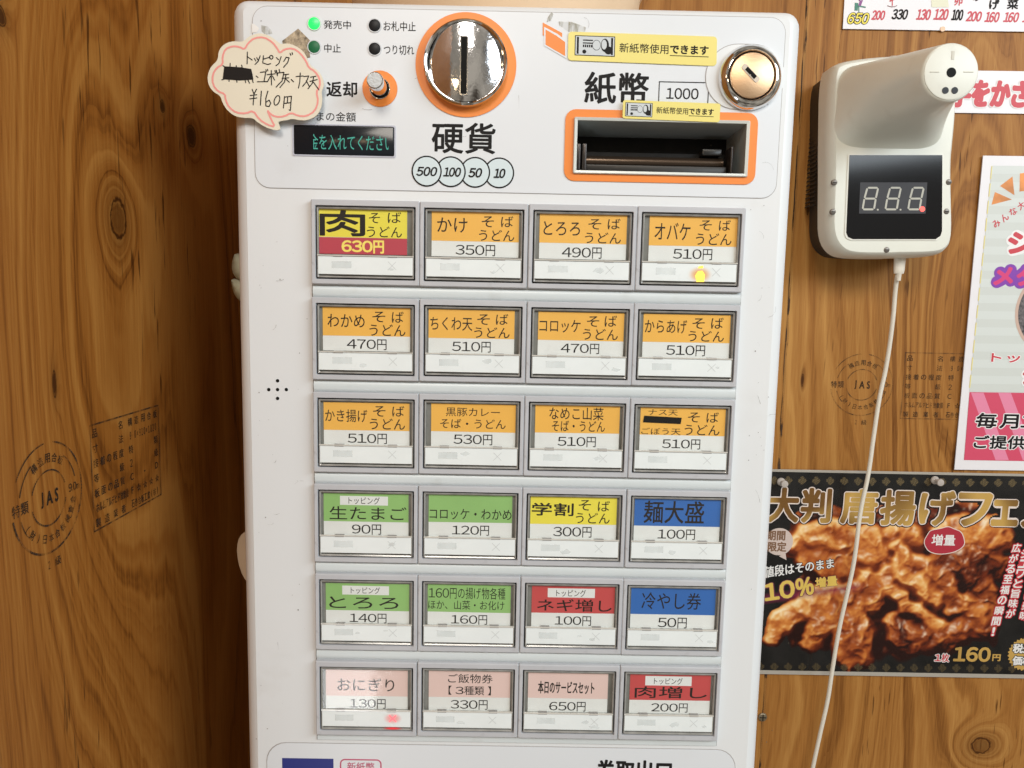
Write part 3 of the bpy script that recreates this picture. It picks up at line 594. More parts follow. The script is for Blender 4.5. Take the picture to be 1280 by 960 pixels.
s1 = sticker([(48, 43), (898, 72), (895, 240), (44, 207)], C3, TY - .0005, (.045, .12, .315, .82), ('新紙幣使用', (.345, .33, .675, .66), .008), ('できます', (.685, .33, .945, .64), .034), (.685, .69, .945, .715))
s1['label'] = 'large yellow sticker above the note slot heading'
s2 = sticker([(361, 434), (918, 455), (912, 562), (357, 539)], C3, TY - .0022, (.025, .12, .305, .88), ('新紙幣使用', (.345, .30, .672, .66), .008), ('できます', (.68, .30, .935, .64), .03), (.68, .70, .935, .73))
s2['label'] = 'small yellow sticker over the note slot frame'

# lock
p = P(*Z2(1026, 337), TY); y = TY - .0002; LK = ZM(895, 50, 10.667)
V, F = from_loops([circ(p.x, p.z, a, y - d, 64) for a, d in ((.0172, -.0002), (.0173, .0008), (.0164, .0030), (.0145, .0048), (.0132, .0052), (.0127, .0044), (.0126, .0020))]); lk = link('lock', mk(V, F), CHROME, mc, 40)
disc('lock_gap', p.x, p.z, .0130, y - .0030, .001, BLACKGAP, lk)
disc('lock_cylinder', p.x, p.z, .0119, y - .0050, .002, BRASS, lk, .0004, 56)
kc = P(*LK(462, 440), y - .0052); ang = math.radians(-43)
def kf(x, z): return (kc.x + x * math.cos(ang) - z * math.sin(ang), kc.z + x * math.sin(ang) + z * math.cos(ang))
link('keyhole_rim', filled([[kf(q[0], q[2]) for q in rr(-.0060, .0060, -.0016, .0016, .0012, 0)]], y - .00535, y - .005), mat('dull_keyhole_metal', (.40, .33, .26), .35, 1), lk)
link('keyhole', filled([[kf(q[0], q[2]) for q in ([(-.0035, 0, -.0009), (.0003, 0, -.0009), (.0003, 0, -.0005), (.001, 0, -.0005), (.001, 0, -.0009), (.0036, 0, -.0009), (.0036, 0, .0011), (-.0035, 0, .0011)])]], y - .0056, y - .005), BLACKGAP, lk)

# speaker holes
for (px, py) in ((347, 476), (336, 487), (347, 487), (358, 487), (347, 498)):
    p = P(px, py, FY); disc('speaker_hole', p.x, p.z, .0010, FY - .0001, .0003, BLACKGAP, mc, n=14)

# ------------------------------------------------------------------ the button bank
PXX, PZZ, WW, HH = .060, .0533, .05511, .03995
bx('bank_border_line', -.0030, 3 * PXX + WW + .0030, FY - .00015, FY + .0006, Z0 - 5 * PZZ - HH - .0083, Z0 + .0030, mat('dark_outline', (.10, .09, .085), .7), mc)  # thin dark border round the bank plate
bx('bank_plate', -.0025, 3 * PXX + WW + .0026, FY - .0009, FY + .0006, Z0 - 5 * PZZ - HH - .0078, Z0 + .0025, SPACER, mc)
for r_ in range(5):
    z = Z0 - r_ * PZZ - HH - .0066
    prof = [(FY - .0009, -.0034), (FY - .0016, -.0028), (FY - .0021, -.0012), (FY - .0021, .0010), (FY - .0016, .0026), (FY - .0009, .0032)]
    V, F = from_loops([[(x, a, z + b) for a, b in prof] for x in (-.0022, 3 * PXX + WW + .0023)], True, True); link('spacer_bar', mk(V, F), SPACER, mc, 50)
Z4 = ZM(380, 235, 3.917); Z5 = ZM(650, 235, 3.92); Z6 = ZM(380, 480, 4.172); Z7 = ZM(640, 480, 4.173); Z8 = ZM(380, 705, 3.765)
SOBA = lambda a, b, c, d, e_, f: [('そ', a, 0), ('ば', b, 0), ('うどん', c, 0)]
T = 0; B = .012
# (row, col, window, band colour, card (x0, y0, x1, band bottom, bottom), dish words, price words, small white tag)
def sb(s, b, u): return [('そ', s, .004), ('ば', b, .004), ('うどん', u, .004)]
BUT = [
 (0, 0, Z4, 'yellow', (67, 97, 505, 243, 325), [('肉', (76, 108, 300, 236), .024)] + sb((318, 122, 372, 172), (410, 118, 476, 172), (308, 188, 480, 242)), [('630円', (183, 255, 392, 320), .03)], None, 'yellow over red button for meat soba or udon at 630 yen'),
 (0, 1, Z4, 'orange', (625, 115, 1052, 262, 338), [('かけ', (652, 145, 800, 218), .004)] + sb((870, 138, 930, 192), (965, 138, 1025, 192), (857, 205, 1030, 260)), [('350円', (742, 278, 936, 332), 0)], None, 'orange topped button for plain soba or udon at 350 yen'),
 (1, 0, Z4, 'orange', (92, 585, 520, 725, 799), [('わかめ', (115, 618, 297, 682), .004)] + sb((335, 605, 398, 657), (430, 605, 488, 660), (320, 668, 497, 725)), [('470円', (210, 740, 404, 792), 0)], None, 'orange topped button for wakame soba or udon at 470 yen'),
 (1, 1, Z4, 'orange', (610, 597, 1030, 737, 811), [('ちくわ天', (618, 632, 825, 698), .004)] + sb((848, 618, 910, 670), (940, 617, 1000, 670), (833, 682, 1007, 735)), [('510円', (725, 752, 914, 804), 0)], None, 'orange topped button for chikuwa tempura soba or udon at 510 yen'),
 (0, 2, Z5, 'orange', (95, 130, 522, 272, 350), [('とろろ', (115, 164, 295, 232), .004)] + sb((335, 152, 398, 203), (430, 150, 492, 203), (318, 218, 495, 272)), [('490円', (205, 290, 400, 345), 0)], None, 'orange topped button for grated yam soba or udon at 490 yen'),
 (0, 3, Z5, 'orange', (632, 141, 1063, 285, 362), [('オバケ', (660, 170, 835, 255), .004)] + sb((880, 158, 940, 208), (975, 157, 1032, 210), (862, 222, 1037, 280)), [('510円', (750, 298, 942, 352), 0)], None, 'orange topped button for obake soba or udon at 510 yen with amber lamp lit'),
 (1, 2, Z5, 'orange', (88, 610, 508, 748, 824), [('コロッケ', (95, 645, 297, 708), .004)] + sb((328, 628, 388, 680), (415, 625, 475, 680), (308, 690, 480, 745)), [('470円', (200, 762, 388, 812), 0)], None, 'orange topped button for croquette soba or udon at 470 yen'),
 (1, 3, Z5, 'orange', (602, 620, 1028, 757, 832), [('からあげ', (612, 646, 818, 712), .004)] + sb((845, 638, 905, 690), (937, 635, 997, 690), (825, 700, 1000, 753)), [('510円', (716, 770, 907, 823), 0)], None, 'orange topped button for fried chicken soba or udon at 510 yen'),
 (2, 0, Z6, 'orange', (103, 98, 550, 242, 320), [('かき揚げ', (110, 132, 330, 198), .004)] + sb((360, 115, 425, 170), (460, 115, 523, 170), (343, 180, 527, 238)), [('510円', (228, 258, 432, 312), 0)], None, 'orange topped button for kakiage soba or udon at 510 yen'),
 (2, 1, Z6, 'orange', (663, 105, 1103, 250, 330), [('黒豚カレー', (740, 125, 1022, 170), .002), ('そば・うどん', (710, 183, 1052, 232), .004)], [('530円', (780, 263, 982, 318), 0)], None, 'orange topped button for black pork curry soba or udon at 530 yen'),
 (3, 0, Z6, 'green', (103, 572, 545, 718, 800), [('生たまご', (133, 640, 535, 708), .004)], [('90円', (250, 732, 402, 785), 0)], ((188, 585, 438, 632), (232, 590, 395, 627)), 'green topped button for a raw egg topping at 90 yen'),
 (3, 1, Z6, 'green', (650, 578, 1085, 722, 805), [('コロッケ・わかめ', (655, 652, 1082, 708), .004)], [('120円', (772, 738, 965, 790), 0)], None, 'green topped button for croquette or wakame topping at 120 yen'),
 (2, 2, Z7, 'orange', (120, 108, 560, 256, 340), [('なめこ山菜', (195, 122, 478, 188), .004), ('そば・うどん', (208, 192, 485, 248), .004)], [('510円', (238, 275, 437, 328), 0)], None, 'orange topped button for mushroom and mountain vegetable noodles at 510 yen'),
 (2, 3, Z7, 'orange', (667, 125, 1110, 268, 355), [('ナス天', (712, 133, 865, 164), 0), ('ごぼう天', (675, 229, 880, 265), 0)] + sb((918, 148, 980, 200), (1015, 148, 1078, 202), (900, 212, 1083, 268)), [('510円', (783, 288, 982, 340), 0)], None, 'orange topped button with black tape across one tempura name at 510 yen'),
 (3, 2, Z7, 'yellow', (95, 583, 545, 732, 816), [('学割', (103, 620, 322, 688), .022)] + sb((348, 605, 412, 660), (448, 610, 510, 665), (333, 672, 510, 728)), [('300円', (215, 745, 415, 800), 0)], None, 'bright yellow button for student discount soba or udon at 300 yen'),
 (3, 3, Z7, 'blue', (637, 597, 1085, 742, 825), [('麺大盛', (687, 610, 1003, 728), .012)], [('100円', (760, 758, 955, 812), 0)], None, 'blue topped button for a large noodle helping at 100 yen'),
 (4, 0, Z8, 'green', (103, 92, 495, 219, 296), [('とろろ', (118, 155, 445, 210), .006)], [('140円', (215, 233, 388, 278), 0)], ((180, 103, 400, 145), (220, 109, 358, 140)), 'green topped button for a grated yam topping at 140 yen'),
 (4, 1, Z8, 'green', (582, 98, 972, 227, 300), [('160円の揚げ物各種', (587, 110, 948, 165), .002), ('ほか、山菜・お化け', (585, 172, 943, 215), 0)], [('160円', (692, 240, 862, 285), 0)], None, 'green topped button for assorted fried toppings at 160 yen'),
 (5, 0, Z8, 'pink', (103, 495, 488, 621, 698), [('おにぎり', (157, 538, 425, 598), .003)], [('130円', (215, 635, 384, 680), 0)], None, 'pink topped button for a rice ball at 130 yen with red cross lit'),
 (5, 1, Z8, 'pink', (587, 500, 970, 627, 702), [('ご飯物券', (678, 518, 888, 561), .004), ('【3種類】', (680, 574, 880, 617), .006)], [('330円', (690, 640, 864, 685), 0)], None, 'pink topped button for a rice dish ticket at 330 yen'),
 (4, 2, R1, 'red', (92, 102, 482, 231, 306), [('ネギ増し', (118, 166, 470, 224), .010)], [('100円', (202, 245, 372, 290), 0)], ((168, 115, 390, 158), (208, 121, 348, 154)), 'red topped button for extra spring onion at 100 yen'),
 (4, 3, R1, 'blue', (558, 108, 955, 238, 313), [('冷やし券', (610, 135, 890, 214), .003)], [('50円', (686, 252, 822, 302), 0)], None, 'blue topped button for a chilled noodle ticket at 50 yen'),
 (5, 2, R1, 'pink', (75, 507, 450, 632, 708), [('本日のサービスセット', (122, 552, 388, 611), .016)], [('650円', (175, 648, 346, 693), 0)], None, 'pink topped button for the service set of the day at 650 yen'),
 (5, 3, R1, 'red', (553, 515, 932, 641, 715), [('肉増し', (577, 577, 918, 632), .012)], [('200円', (655, 655, 826, 698), 0)], ((627, 528, 845, 572), (668, 536, 803, 567)), 'red topped button for extra meat at 200 yen'),
]
# shared meshes, built for a window whose top left corner is the origin
a0 = (-.0025, WW + .0023, -HH - .0031, .0034)
V, F = from_loops([rr(*a0, .0006, FY, 2), rr(a0[0] + .0001, a0[1] - .0001, a0[2] + .0001, a0[3] - .0001, .0006, .0006, 2), rr(a0[0] + .0006, a0[1] - .0006, a0[2] + .0006, a0[3] - .0006, .0004, 0, 2), rr(-.0002, WW + .0002, -HH - .0002, .0002, .0005, 0, 2), rr(0, WW, -HH, 0, .0005, .0006, 2), rr(0, WW, -HH, 0, .0005, .0034, 2)])
ME_FRAME = mk(V, F)
V, F = from_loops([rr(0, WW, -HH, 0, .0004, .0030, 2)], True); ME_GAP = mk(V, F)
i = .0007; j = .0017
V, F = from_loops([rr(i, WW - i, -HH + i, -i, .0005, .0028, 2), rr(i, WW - i, -HH + i, -i, .0005, .0006, 2), rr(i + .0003, WW - i - .0003, -HH + i + .0003, -i - .0003, .0004, .0002, 2), rr(j, WW - j, -HH + j, -j, .0003, .0006, 2), rr(j, WW - j, -HH + j, -j, .0003, .0027, 2)])
ME_RIM = mk(V, F)
V, F = box(j, WW - j, .0024, .0027, -HH + j, -j); ME_WELL = mk(V, F)
d1 = -HH * .672
V, F = from_loops([rr(.0011, WW - .0011, -HH * .935, d1 - .0006, .0002, .0024, 2), rr(.0011, WW - .0011, -HH * .935, d1 - .0006, .0002, .0006, 2), rr(.0013, WW - .0013, -HH * .935 + .0002, d1 - .0008, .0002, .0004, 2)], True, True); ME_STRIP = mk(V, F)
V, F = box(.0009, WW - .0009, -.0001, .0010, d1 - .0004, d1 + .0002); ME_EDGE = mk(V, F)
V, F = box(0, .0052, .0001, .0022, -.0008, .0004); ME_TAB = mk(V, F)
ME_PANE = mk([(.0011, .0007, d1), (WW - .0011, .0007, d1), (WW - .0011, .0007, -.0011), (.0011, .0007, -.0011)], [(0, 1, 2, 3)], fix=False)
for m_, t_ in ((ME_FRAME, GREYP), (ME_GAP, BLACKGAP), (ME_RIM, SMOKE), (ME_WELL, WELL), (ME_STRIP, STRIP), (ME_EDGE, EDGE), (ME_TAB, TAB), (ME_PANE, PANE)): m_.materials.append(t_)
def sub(name, me, par, loc=(0, 0, 0)):
    o = bpy.data.objects.new(name, me); COL.objects.link(o); o.parent = par; o.location = loc; return o
mci = parent_inv(mc)
for (r_, c_, zm, colr, cardz, words, price, tagz, lab) in sorted(BUT, key=lambda t: (t[0], t[1])):
    ox = c_ * PXX; oz = Z0 - r_ * PZZ
    bt = bpy.data.objects.new('select_button', ME_FRAME); COL.objects.link(bt); bt.parent = mc; bt.matrix_parent_inverse = mci
    bt.location = (ox + random.uniform(-.00012, .00012), 0, oz + random.uniform(-.00015, .00015)); bt['label'] = lab
    sub('rim_gap', ME_GAP, bt); sub('cover_rim', ME_RIM, bt); sub('well', ME_WELL, bt); sub('status_window', ME_STRIP, bt); sub('cover_edge', ME_EDGE, bt)  # black line between the button frame and its cover rim
    for f in (.175, .725): sub('hinge_tab', ME_TAB, bt, (WW * f, 0, d1))
    CY = .0021
    x0, x1, zb_, z1_ = zbox(zm, cardz[0], cardz[1], cardz[2], cardz[4], CY); zmid = P(*zm((cardz[0] + cardz[2]) / 2, cardz[3]), CY).z
    zb_ = max(zb_, oz + d1 - .0002); x0 = max(x0, ox + .0012); z1_ = min(z1_, oz - .0012)
    bx('name_card', x0, x1, CY, CY + .0002, zb_, z1_, CARD, bt)
    tilt = random.uniform(-.0001, .0001)
    Ink().poly([(x0, CY - .00005, zmid + tilt), (x1, CY - .00005, zmid - tilt), (x1, CY - .00005, z1_), (x0, CY - .00005, z1_)]).build('colour_band', BAND[colr], bt)
    if r_ == 0 and c_ == 0: Ink().rect(x0, x1, zb_, zmid - .0001, CY - .00005).build('price_band', REDBAND, bt)
    k = Ink()
    for s, b, bo in words: k.px(s, zm, *b, CY - .0001, bo)
    k.build('dish_lettering', INKSOFT, bt)
    k = Ink()
    for s, b, bo in price: k.px(s, zm, *b, CY - .0001, bo)
    k.build('price_lettering', YELLOWINK if (r_, c_) == (0, 0) else INK, bt)
    if tagz:
        q = zbox(zm, *tagz[0], CY); Ink().rect(*q, CY - .00008).build('white_tag', CARD, bt); Ink().px('トッピング', zm, *tagz[1], CY - .00013, .002).build('tag_lettering', INKSOFT, bt)
    if (r_, c_) == (2, 3):
        Ink().poly([tuple(P(*zm(*q), CY - .0003)) for q in [(683, 200), (880, 209), (886, 176), (690, 165)]]).build('black_tape', mat('black_tape', (.008, .008, .008), .25), bt)
    sub('clear_cover', ME_PANE, bt)
    # faint sold-out print on the milky window
    zc_ = oz - HH * .80; sx = ox + WW * .775 + random.uniform(-.0006, .0006); k = Ink(); lit = (r_, c_) == (5, 0); h_ = .0019 if lit else .0022; ys = .00034
    for sgn in (1, -1): k.stroke([(sx - h_, zc_ - sgn * h_), (sx + h_, zc_ + sgn * h_)], .0007 if lit else .00026, lambda x, z: (x, ys, z))
    o = k.build('sold_out_cross', REDX if lit else FAINTX, bt)
    if lit:
        o['label'] = 'red lit cross'
        Ink().poly(circ(sx, oz - HH * .953, .0068, .00012, 32, .0011)).build('lit_edge', glow('red_edge_glow', (1, .06, .07), 1.0, .1), bt); Ink().poly(circ(sx, zc_, .0062, .00038, 32, .0040)).build('red_halo', glow('red_glow', (1, .42, .38), .95, .0), bt)
    k = Ink(); q = (ox + WW * .16, ox + WW * .36, zc_ - .0018, zc_ + .0020); k.rect(*q, .00036)
    k.build('faint_patch', ink('faint_patch_ink', (.60, .64, .64), .3, .7, 90, .30) if 'faint_patch_ink' not in MATS else MATS['faint_patch_ink'], bt)
    for _ in range(random.choice((0, 1, 1, 2))):
        fx = ox + WW * random.uniform(.4, .92); fz = oz - HH * random.uniform(.76, .90); rx_ = random.uniform(.0012, .0035)
        Ink().poly([(fx + rx_ * random.uniform(.6, 1.2) * math.cos(t_ * .7), .00037, fz + rx_ * .5 * random.uniform(.5, 1.2) * math.sin(t_ * .7)) for t_ in range(9)]).build('smudge', MATS['faint_patch_ink'], bt)
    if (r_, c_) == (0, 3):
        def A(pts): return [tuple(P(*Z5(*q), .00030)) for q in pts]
        Ink().poly(A([(865, 460), (902, 460), (906, 425), (893, 405), (872, 408), (858, 430)])).poly(A([(872, 394), (898, 393), (897, 380), (876, 384)])).build('amber_glint', AMBER, bt, 'amber reflection')  # warm lamp's reflection on the window, made as a glowing patch with halo
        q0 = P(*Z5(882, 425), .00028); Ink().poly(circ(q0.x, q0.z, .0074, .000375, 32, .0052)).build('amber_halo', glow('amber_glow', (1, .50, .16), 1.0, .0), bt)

# ================================================================== cloud shaped price card taped over the machine's left edge
CREAM = mat('cream_card', (.76, .70, .56), .5, var=.02); PINKL = mat('coral_pink_print', (.84, .31, .28), .6); PEN = mat('pen_ink', (.015, .012, .011), .6, spec=.15)
CYc = -.0012; cl = [(355, 150), (400, 105), (480, 72), (560, 88), (625, 130), (665, 168), (720, 158), (800, 182), (870, 240), (910, 345), (980, 385), (1018, 450), (1025, 515), (1003, 560), (1012, 610), (1005, 690), (965, 762), (890, 797), (820, 797), (765, 782), (715, 797), (650, 803), (648, 822), (670, 868), (636, 882), (560, 862), (480, 818), (435, 775), (370, 778), (290, 765), (222, 712), (185, 650), (168, 592), (110, 562), (70, 505), (60, 430), (90, 350), (148, 303), (153, 220), (200, 165), (270, 140)]
pts = [(lambda p: (p.x, p.z))(P(*C1(*q), CYc)) for q in chaikin(cl, 2)]
cc = P(*C1(540, 880), CYc)
card = thing('price_card', 'cream cloud shaped card with pink outline and handwritten topping price, taped over machine edge', 'price card', (cc.x, CYc, cc.z))
link('card', filled([pts], CYc, CYc + .0009), CREAM, card)
cf = lambda x, y: tuple(P(*C1(x, y), CYc - .0001))
il = [(370, 212), (395, 160), (450, 115), (530, 108), (600, 150), (642, 205), (660, 242), (700, 207), (770, 200), (830, 240), (880, 310), (900, 362), (950, 390), (992, 450), (992, 520), (962, 560), (980, 640), (952, 720), (880, 765), (810, 760), (755, 733), (700, 765), (630, 770), (582, 745), (556, 712), (590, 790), (622, 852), (560, 835), (490, 790), (440, 715), (380, 742), (300, 735), (240, 690), (212, 630), (207, 578), (150, 560), (105, 500), (103, 420), (140, 360), (190, 335), (185, 270), (210, 205), (270, 183), (325, 188)]
Ink().stroke(chaikin(il, 1), 15, cf, True).build('pink_outline', PINKL, card)
k = Ink()
def circp(cx, cy, rx, ry, n=14, tl=0): return [(cx + rx * math.cos(t * 2 * math.pi / n) + tl * ry * math.sin(t * 2 * math.pi / n), cy + ry * math.sin(t * 2 * math.pi / n)) for t in range(n + 1)]
HW = [[(392, 232), (390, 330)], [(395, 272), (432, 298)], [(450, 285), (462, 305)], [(470, 278), (480, 298)], [(498, 262), (482, 308), (455, 335)],
      [(525, 262), (520, 322), (560, 335), (585, 328)], [(525, 290), (578, 275)], circp(590, 275, 14, 15), [(632, 278), (650, 295)], [(672, 270), (652, 328), (628, 345)],
      [(715, 275), (692, 310)], [(712, 275), (738, 280), (725, 320), (692, 358)], [(745, 242), (752, 258)], [(762, 236), (766, 252)],
      [(250, 325), (240, 475)], [(180, 462), (260, 440)], [(300, 345), (305, 482)], [(345, 340), (378, 486)], [(430, 440), (440, 485)], [(190, 345), (215, 362)], [(395, 460), (410, 490)],
      [(465, 430), (480, 443)], [(500, 400), (545, 395), (530, 475)], [(475, 478), (560, 477)], [(545, 378), (550, 392)], [(558, 374), (562, 388)],
      [(555, 420), (622, 412)], [(590, 385), (592, 505)], [(585, 430), (560, 475)], [(600, 430), (618, 465)], [(620, 385), (625, 402)], [(632, 382), (638, 420)],
      [(655, 375), (660, 398)], [(640, 428), (642, 405), (695, 400), (680, 470), (630, 522)],
      [(692, 420), (735, 415)], [(680, 450), (735, 445)], [(712, 418), (700, 480), (662, 525)], [(710, 455), (740, 482)], [(755, 460), (775, 478)],
      [(795, 435), (855, 430)], [(830, 405), (826, 480), (815, 530)], [(860, 435), (900, 430), (880, 480), (850, 515)], [(880, 470), (905, 515)],
      [(915, 440), (960, 432)], [(910, 475), (970, 460)], [(940, 440), (930, 490), (895, 535)], [(938, 480), (985, 545)],
      [(432, 540), (447, 580)], [(468, 540), (447, 580), (440, 670)], [(415, 592), (470, 585)], [(412, 620), (470, 612)], [(508, 555), (500, 672)],
      [(562, 555), (545, 615), (545, 678), (572, 683), (586, 655), (572, 630), (546, 648)], circp(637, 632, 22, 40, 14, -.25),
      [(700, 600), (690, 695)], [(700, 605), (757, 598), (748, 716), (738, 710)], [(727, 602), (722, 655)], [(694, 658), (752, 650)]]
for s in HW: k.stroke(s, 8.5, cf)
k.poly([(lambda p: (p[0], p[1] - .00006, p[2]))(cf(*q)) for q in [(188, 458), (250, 462), (330, 468), (442, 460), (436, 420), (424, 372), (340, 358), (200, 350)]])
k.build('handwriting', PEN, card)

# ================================================================== round cream bowl on top, scraps behind the left side
ty = .122; lr = .100; cx = P(801, 9, ty).x - lr
def hl(r, z): return [(cx + r * math.cos(2 * math.pi * t / 72), ty + r * math.sin(2 * math.pi * t / 72), zt + .0004 + z) for t in range(72)]
V, F = from_loops([hl(*q) for q in ((.080, 0), (.088, .004), (.097, .030), (.0985, .046), (.1005, .0465), (.1010, .049), (.0995, .0515), (.090, .0575), (.070, .066), (.045, .072), (.020, .0745), (.010, .075))], True, True)
tag(link('lidded_bowl', mk(V, F), mat('cream_bowl', (.72, .53, .35), .42, var=.03), None, 40), 'cream round lidded bowl standing on top of the vending machine', 'bowl')
def leaf(px, py, L_, wd, ang, y, label, gr):
    p = P(px, py, y); V = []; F = []; n = 7
    for i in range(n + 1):
        t = i / n; w_ = wd * math.sin(math.pi * min(1, t * .93 + .05)) ** .8
        ax = L_ * t; cz = .003 * math.sin(math.pi * t)
        for s in (-1, 0, 1):
            lx = ax; lz = s * w_ / 2
            V.append((p.x + lx * math.cos(ang) - lz * math.sin(ang), y - cz + abs(s) * .0022, p.z + lx * math.sin(ang) + lz * math.cos(ang)))
    for i in range(n):
        for s in (0, 1): a = i * 3 + s; F.append((a, a + 3, a + 4, a + 1))
    me = mk(V, F); o = link('leaf', me, mat('pale_dusty_leaf', (.40, .42, .32), .6, var=.2, vscale=90), None, 60)
    s_ = o.modifiers.new('t', 'SOLIDIFY'); s_.thickness = .0008
    return tag(o, label, 'leaf', gr)
leaf(293, 318, .022, .014, math.radians(-58), .05, 'upper of two pale dusty leaves poking out behind the machine left side', 'leaves behind the machine')
leaf(289, 350, .024, .012, math.radians(-42), .05, 'lower of two pale dusty leaves poking out behind the machine left side', 'leaves behind the machine')
y = .06; sc = [(297, 676), (303, 666), (318, 660), (330, 690), (325, 735), (308, 728), (300, 712), (296, 692)]
link('paper_scrap', filled([[(lambda p: (p.x, p.z))(P(*q, y)) for q in chaikin(sc, 1)]], y, y + .002), mat('beige_scrap', (.52, .40, .28), .6, var=.08), None)
tag(bpy.data.objects['paper_scrap'], 'beige scrap sticking out behind the lower left side of the machine', 'scrap')

# ================================================================== wall mounted thermometer
Z3 = ZM(980, 0, 2.667)
TW = mat('ivory_abs_plastic', (.70, .695, .61), .40, bump=.05, bscale=700, var=.03, vscale=20, dirt=.12, dirtcol=(.3, .25, .18)); TK = mat('black_bracket', (.02, .018, .015), .5)
yB, yF, yN = .215, .190, .099
th = thing('wall_thermometer', 'ivory wall mounted infrared thermometer with round sensor nose and dark digital display', 'thermometer', tuple(P(*Z3(333, 858), yB)))
ol = [(150, 205), (260, 188), (420, 180), (560, 178), (566, 260), (566, 380), (560, 470), (552, 560), (552, 700), (552, 800), (538, 845), (490, 862), (340, 864), (200, 864), (146, 852), (112, 800), (112, 700), (114, 480), (118, 230)]
ol = [(x if x > 200 else x, y_) for x, y_ in ol]
o2 = chaikin(ol, 2)
def edge3(q):                                # left and lower edges are seen at the back rim, right and upper ones at the front
    return Vector((P(*Z3(*q), yB if q[0] < 330 else yF + .006).x, 0, P(*Z3(*q), yB if q[1] > 520 else yF + .006).z))
back_l = [edge3(q) for q in o2]; cxm = sum(p.x for p in back_l) / len(back_l); czm = sum(p.z for p in back_l) / len(back_l)
def ins(d, y):
    out = []
    for p in back_l:
        v = Vector((p.x - cxm, p.z - czm)); l = v.length; v2 = v * ((l - d) / l); out.append((cxm + v2.x, y, czm + v2.y))
    return out
V, F = from_loops([ins(0, yB), ins(0, yF + .012), ins(.0004, yF + .007), ins(.0026, yF + .0014), ins(.0042, yF), ins(.012, yF - .0002)], True, True)
body = link('body', mk(V, F), TW, th, 35)
V, F = from_loops([[(p[0] + .0035, YW - .0004, p[2]) for p in ins(.002, 0)], [(p[0] + .0015, yB + .0002, p[2]) for p in ins(.002, 0)]], True, True)
br = link('wall_bracket', mk(V, F), TK, th)
# ribs along the bracket's left edge
V = []; F = []
xb0 = min(v[0] for v in ins(.002, 0)) + .0034
for i_ in range(26):
    z = P(*Z3(105, 300), yB).z - i_ * .0036; box(xb0 + .0010, xb0 + .0020, yB + .012, YW - .0008, z - .0012, z, V, F)
o = link('bracket_ribs', mk(V, F), TK, th); 
# sensor arm: from a broad shoulder on the face out to the round nose
nc = P(*Z3(555, 241), yN); nr = 92 / 2.667 / FPX * (yN - CAMP.y)
sh = zbox(Z3, 172, 214, 540, 500, yF)
n = 64; base = []; endc = []
for i_ in range(n):
    t = 2 * math.pi * i_ / n; ct, st = math.cos(t), math.sin(t); ex = .42
    base.append(((sh[0] + sh[1]) / 2 + (sh[1] - sh[0]) / 2 * math.copysign(abs(ct) ** ex, ct), (sh[2] + sh[3]) / 2 + (sh[3] - sh[2]) / 2 * math.copysign(abs(st) ** ex, st)))
    endc.append((nc.x + nr * ct, nc.z + nr * st))
L = []
for q in range(19):
    s = q / 18
    loop = []
    for i_ in range(n):
        t = 2 * math.pi * i_ / n; st = math.sin(t); ct = math.cos(t)
        low = max(0, -st); lf = max(0, -ct) * max(0, -st)
        wz = s if st > 0 else (1 - (1 - s) ** (1 + 5.0 * low)); wx = s if st > 0 else (1 - (1 - s) ** (1 + (1.6 if ct < 0 else .8) * low ** .5))
        b0 = base[i_]; e0 = endc[i_]
        loop.append((b0[0] * (1 - wx) + e0[0] * wx, (yF + .001) * (1 - s) + (yN + .002) * s, b0[1] * (1 - wz) + e0[1] * wz))
    L.append(loop)
L.append([(nc.x + (x - nc.x) * .985, yN + .0006, nc.z + (z - nc.z) * .985) for x, z in endc])
L.append([(nc.x + (x - nc.x) * .95, yN, nc.z + (z - nc.z) * .95) for x, z in endc])
V, F = from_loops(L, False, True); link('sensor_arm', mk(V, F), TW, th, 38)
nf = link('sensor_face', mk(*from_loops([circ(nc.x, nc.z, nr * .93, yN), circ(nc.x, nc.z, nr * .93, yN - .0006), circ(nc.x, nc.z, nr * .88, yN - .0009)], False, True)), TW, th, 40)
disc('sensor_opening', *(lambda p: (p.x, p.z))(P(*Z3(555, 243), yN)), nr * .165, yN - .0011, .0004, BLACKGAP, nf)
for q in ((535, 303), (566, 303)): disc('sensor_eye', *(lambda p: (p.x, p.z))(P(*Z3(*q), yN)), nr * .115, yN - .0012, .0004, mat('dark_lens', (.012, .012, .014), .4, spec=.2), nf)
GRV = mat('ivory_groove', (.56, .53, .44), .5)
for q in ((484, 240, 514, 243), (596, 240, 628, 243)):
    a = zbox(Z3, *q, yN); bx('sight_mark', a[0], a[1], yN - .0012, yN - .0008, a[2], a[3], GRV, nf)
a = zbox(Z3, 556, 172, 565, 200, yN); bx('sight_mark', a[0], a[1], yN - .0012, yN - .0008, a[2], a[3], GRV, nf)
# display
sc_ = [(219, 517), (528, 517), (527, 770), (522, 786), (506, 797), (230, 797), (214, 790), (208, 776)]
ys = yF - .0012
link('display_surround', filled([[(lambda p: (p.x, p.z))(P(*Z3((x - 368) * 1.03 + 368, (y_ - 657) * 1.03 + 657), ys)) for x, y_ in sc_]], ys + .0003, yF + .001), mat('ivory_frame', (.74, .72, .64), .35), th)  # slightly paler ivory frame round the screen
scr = link('display_screen', filled([[(lambda p: (p.x, p.z))(P(*Z3(*q), ys)) for q in sc_]], ys, yF + .001), mat('black_gloss_screen', (.008, .008, .009), .09, spec=.3), th)
yq = ys - .0002
q4 = [(254, 608), (478, 608), (472, 712), (250, 712)]
Ink().poly([tuple(P(*Z3(*q), yq)) for q in reversed(q4)]).build('digit_module', mat('digit_module_grey', (.045, .043, .046), .4, spec=.2), scr)
k = Ink(); sf = lambda x, y_: tuple(P(*Z3(x, y_), yq - .0001))
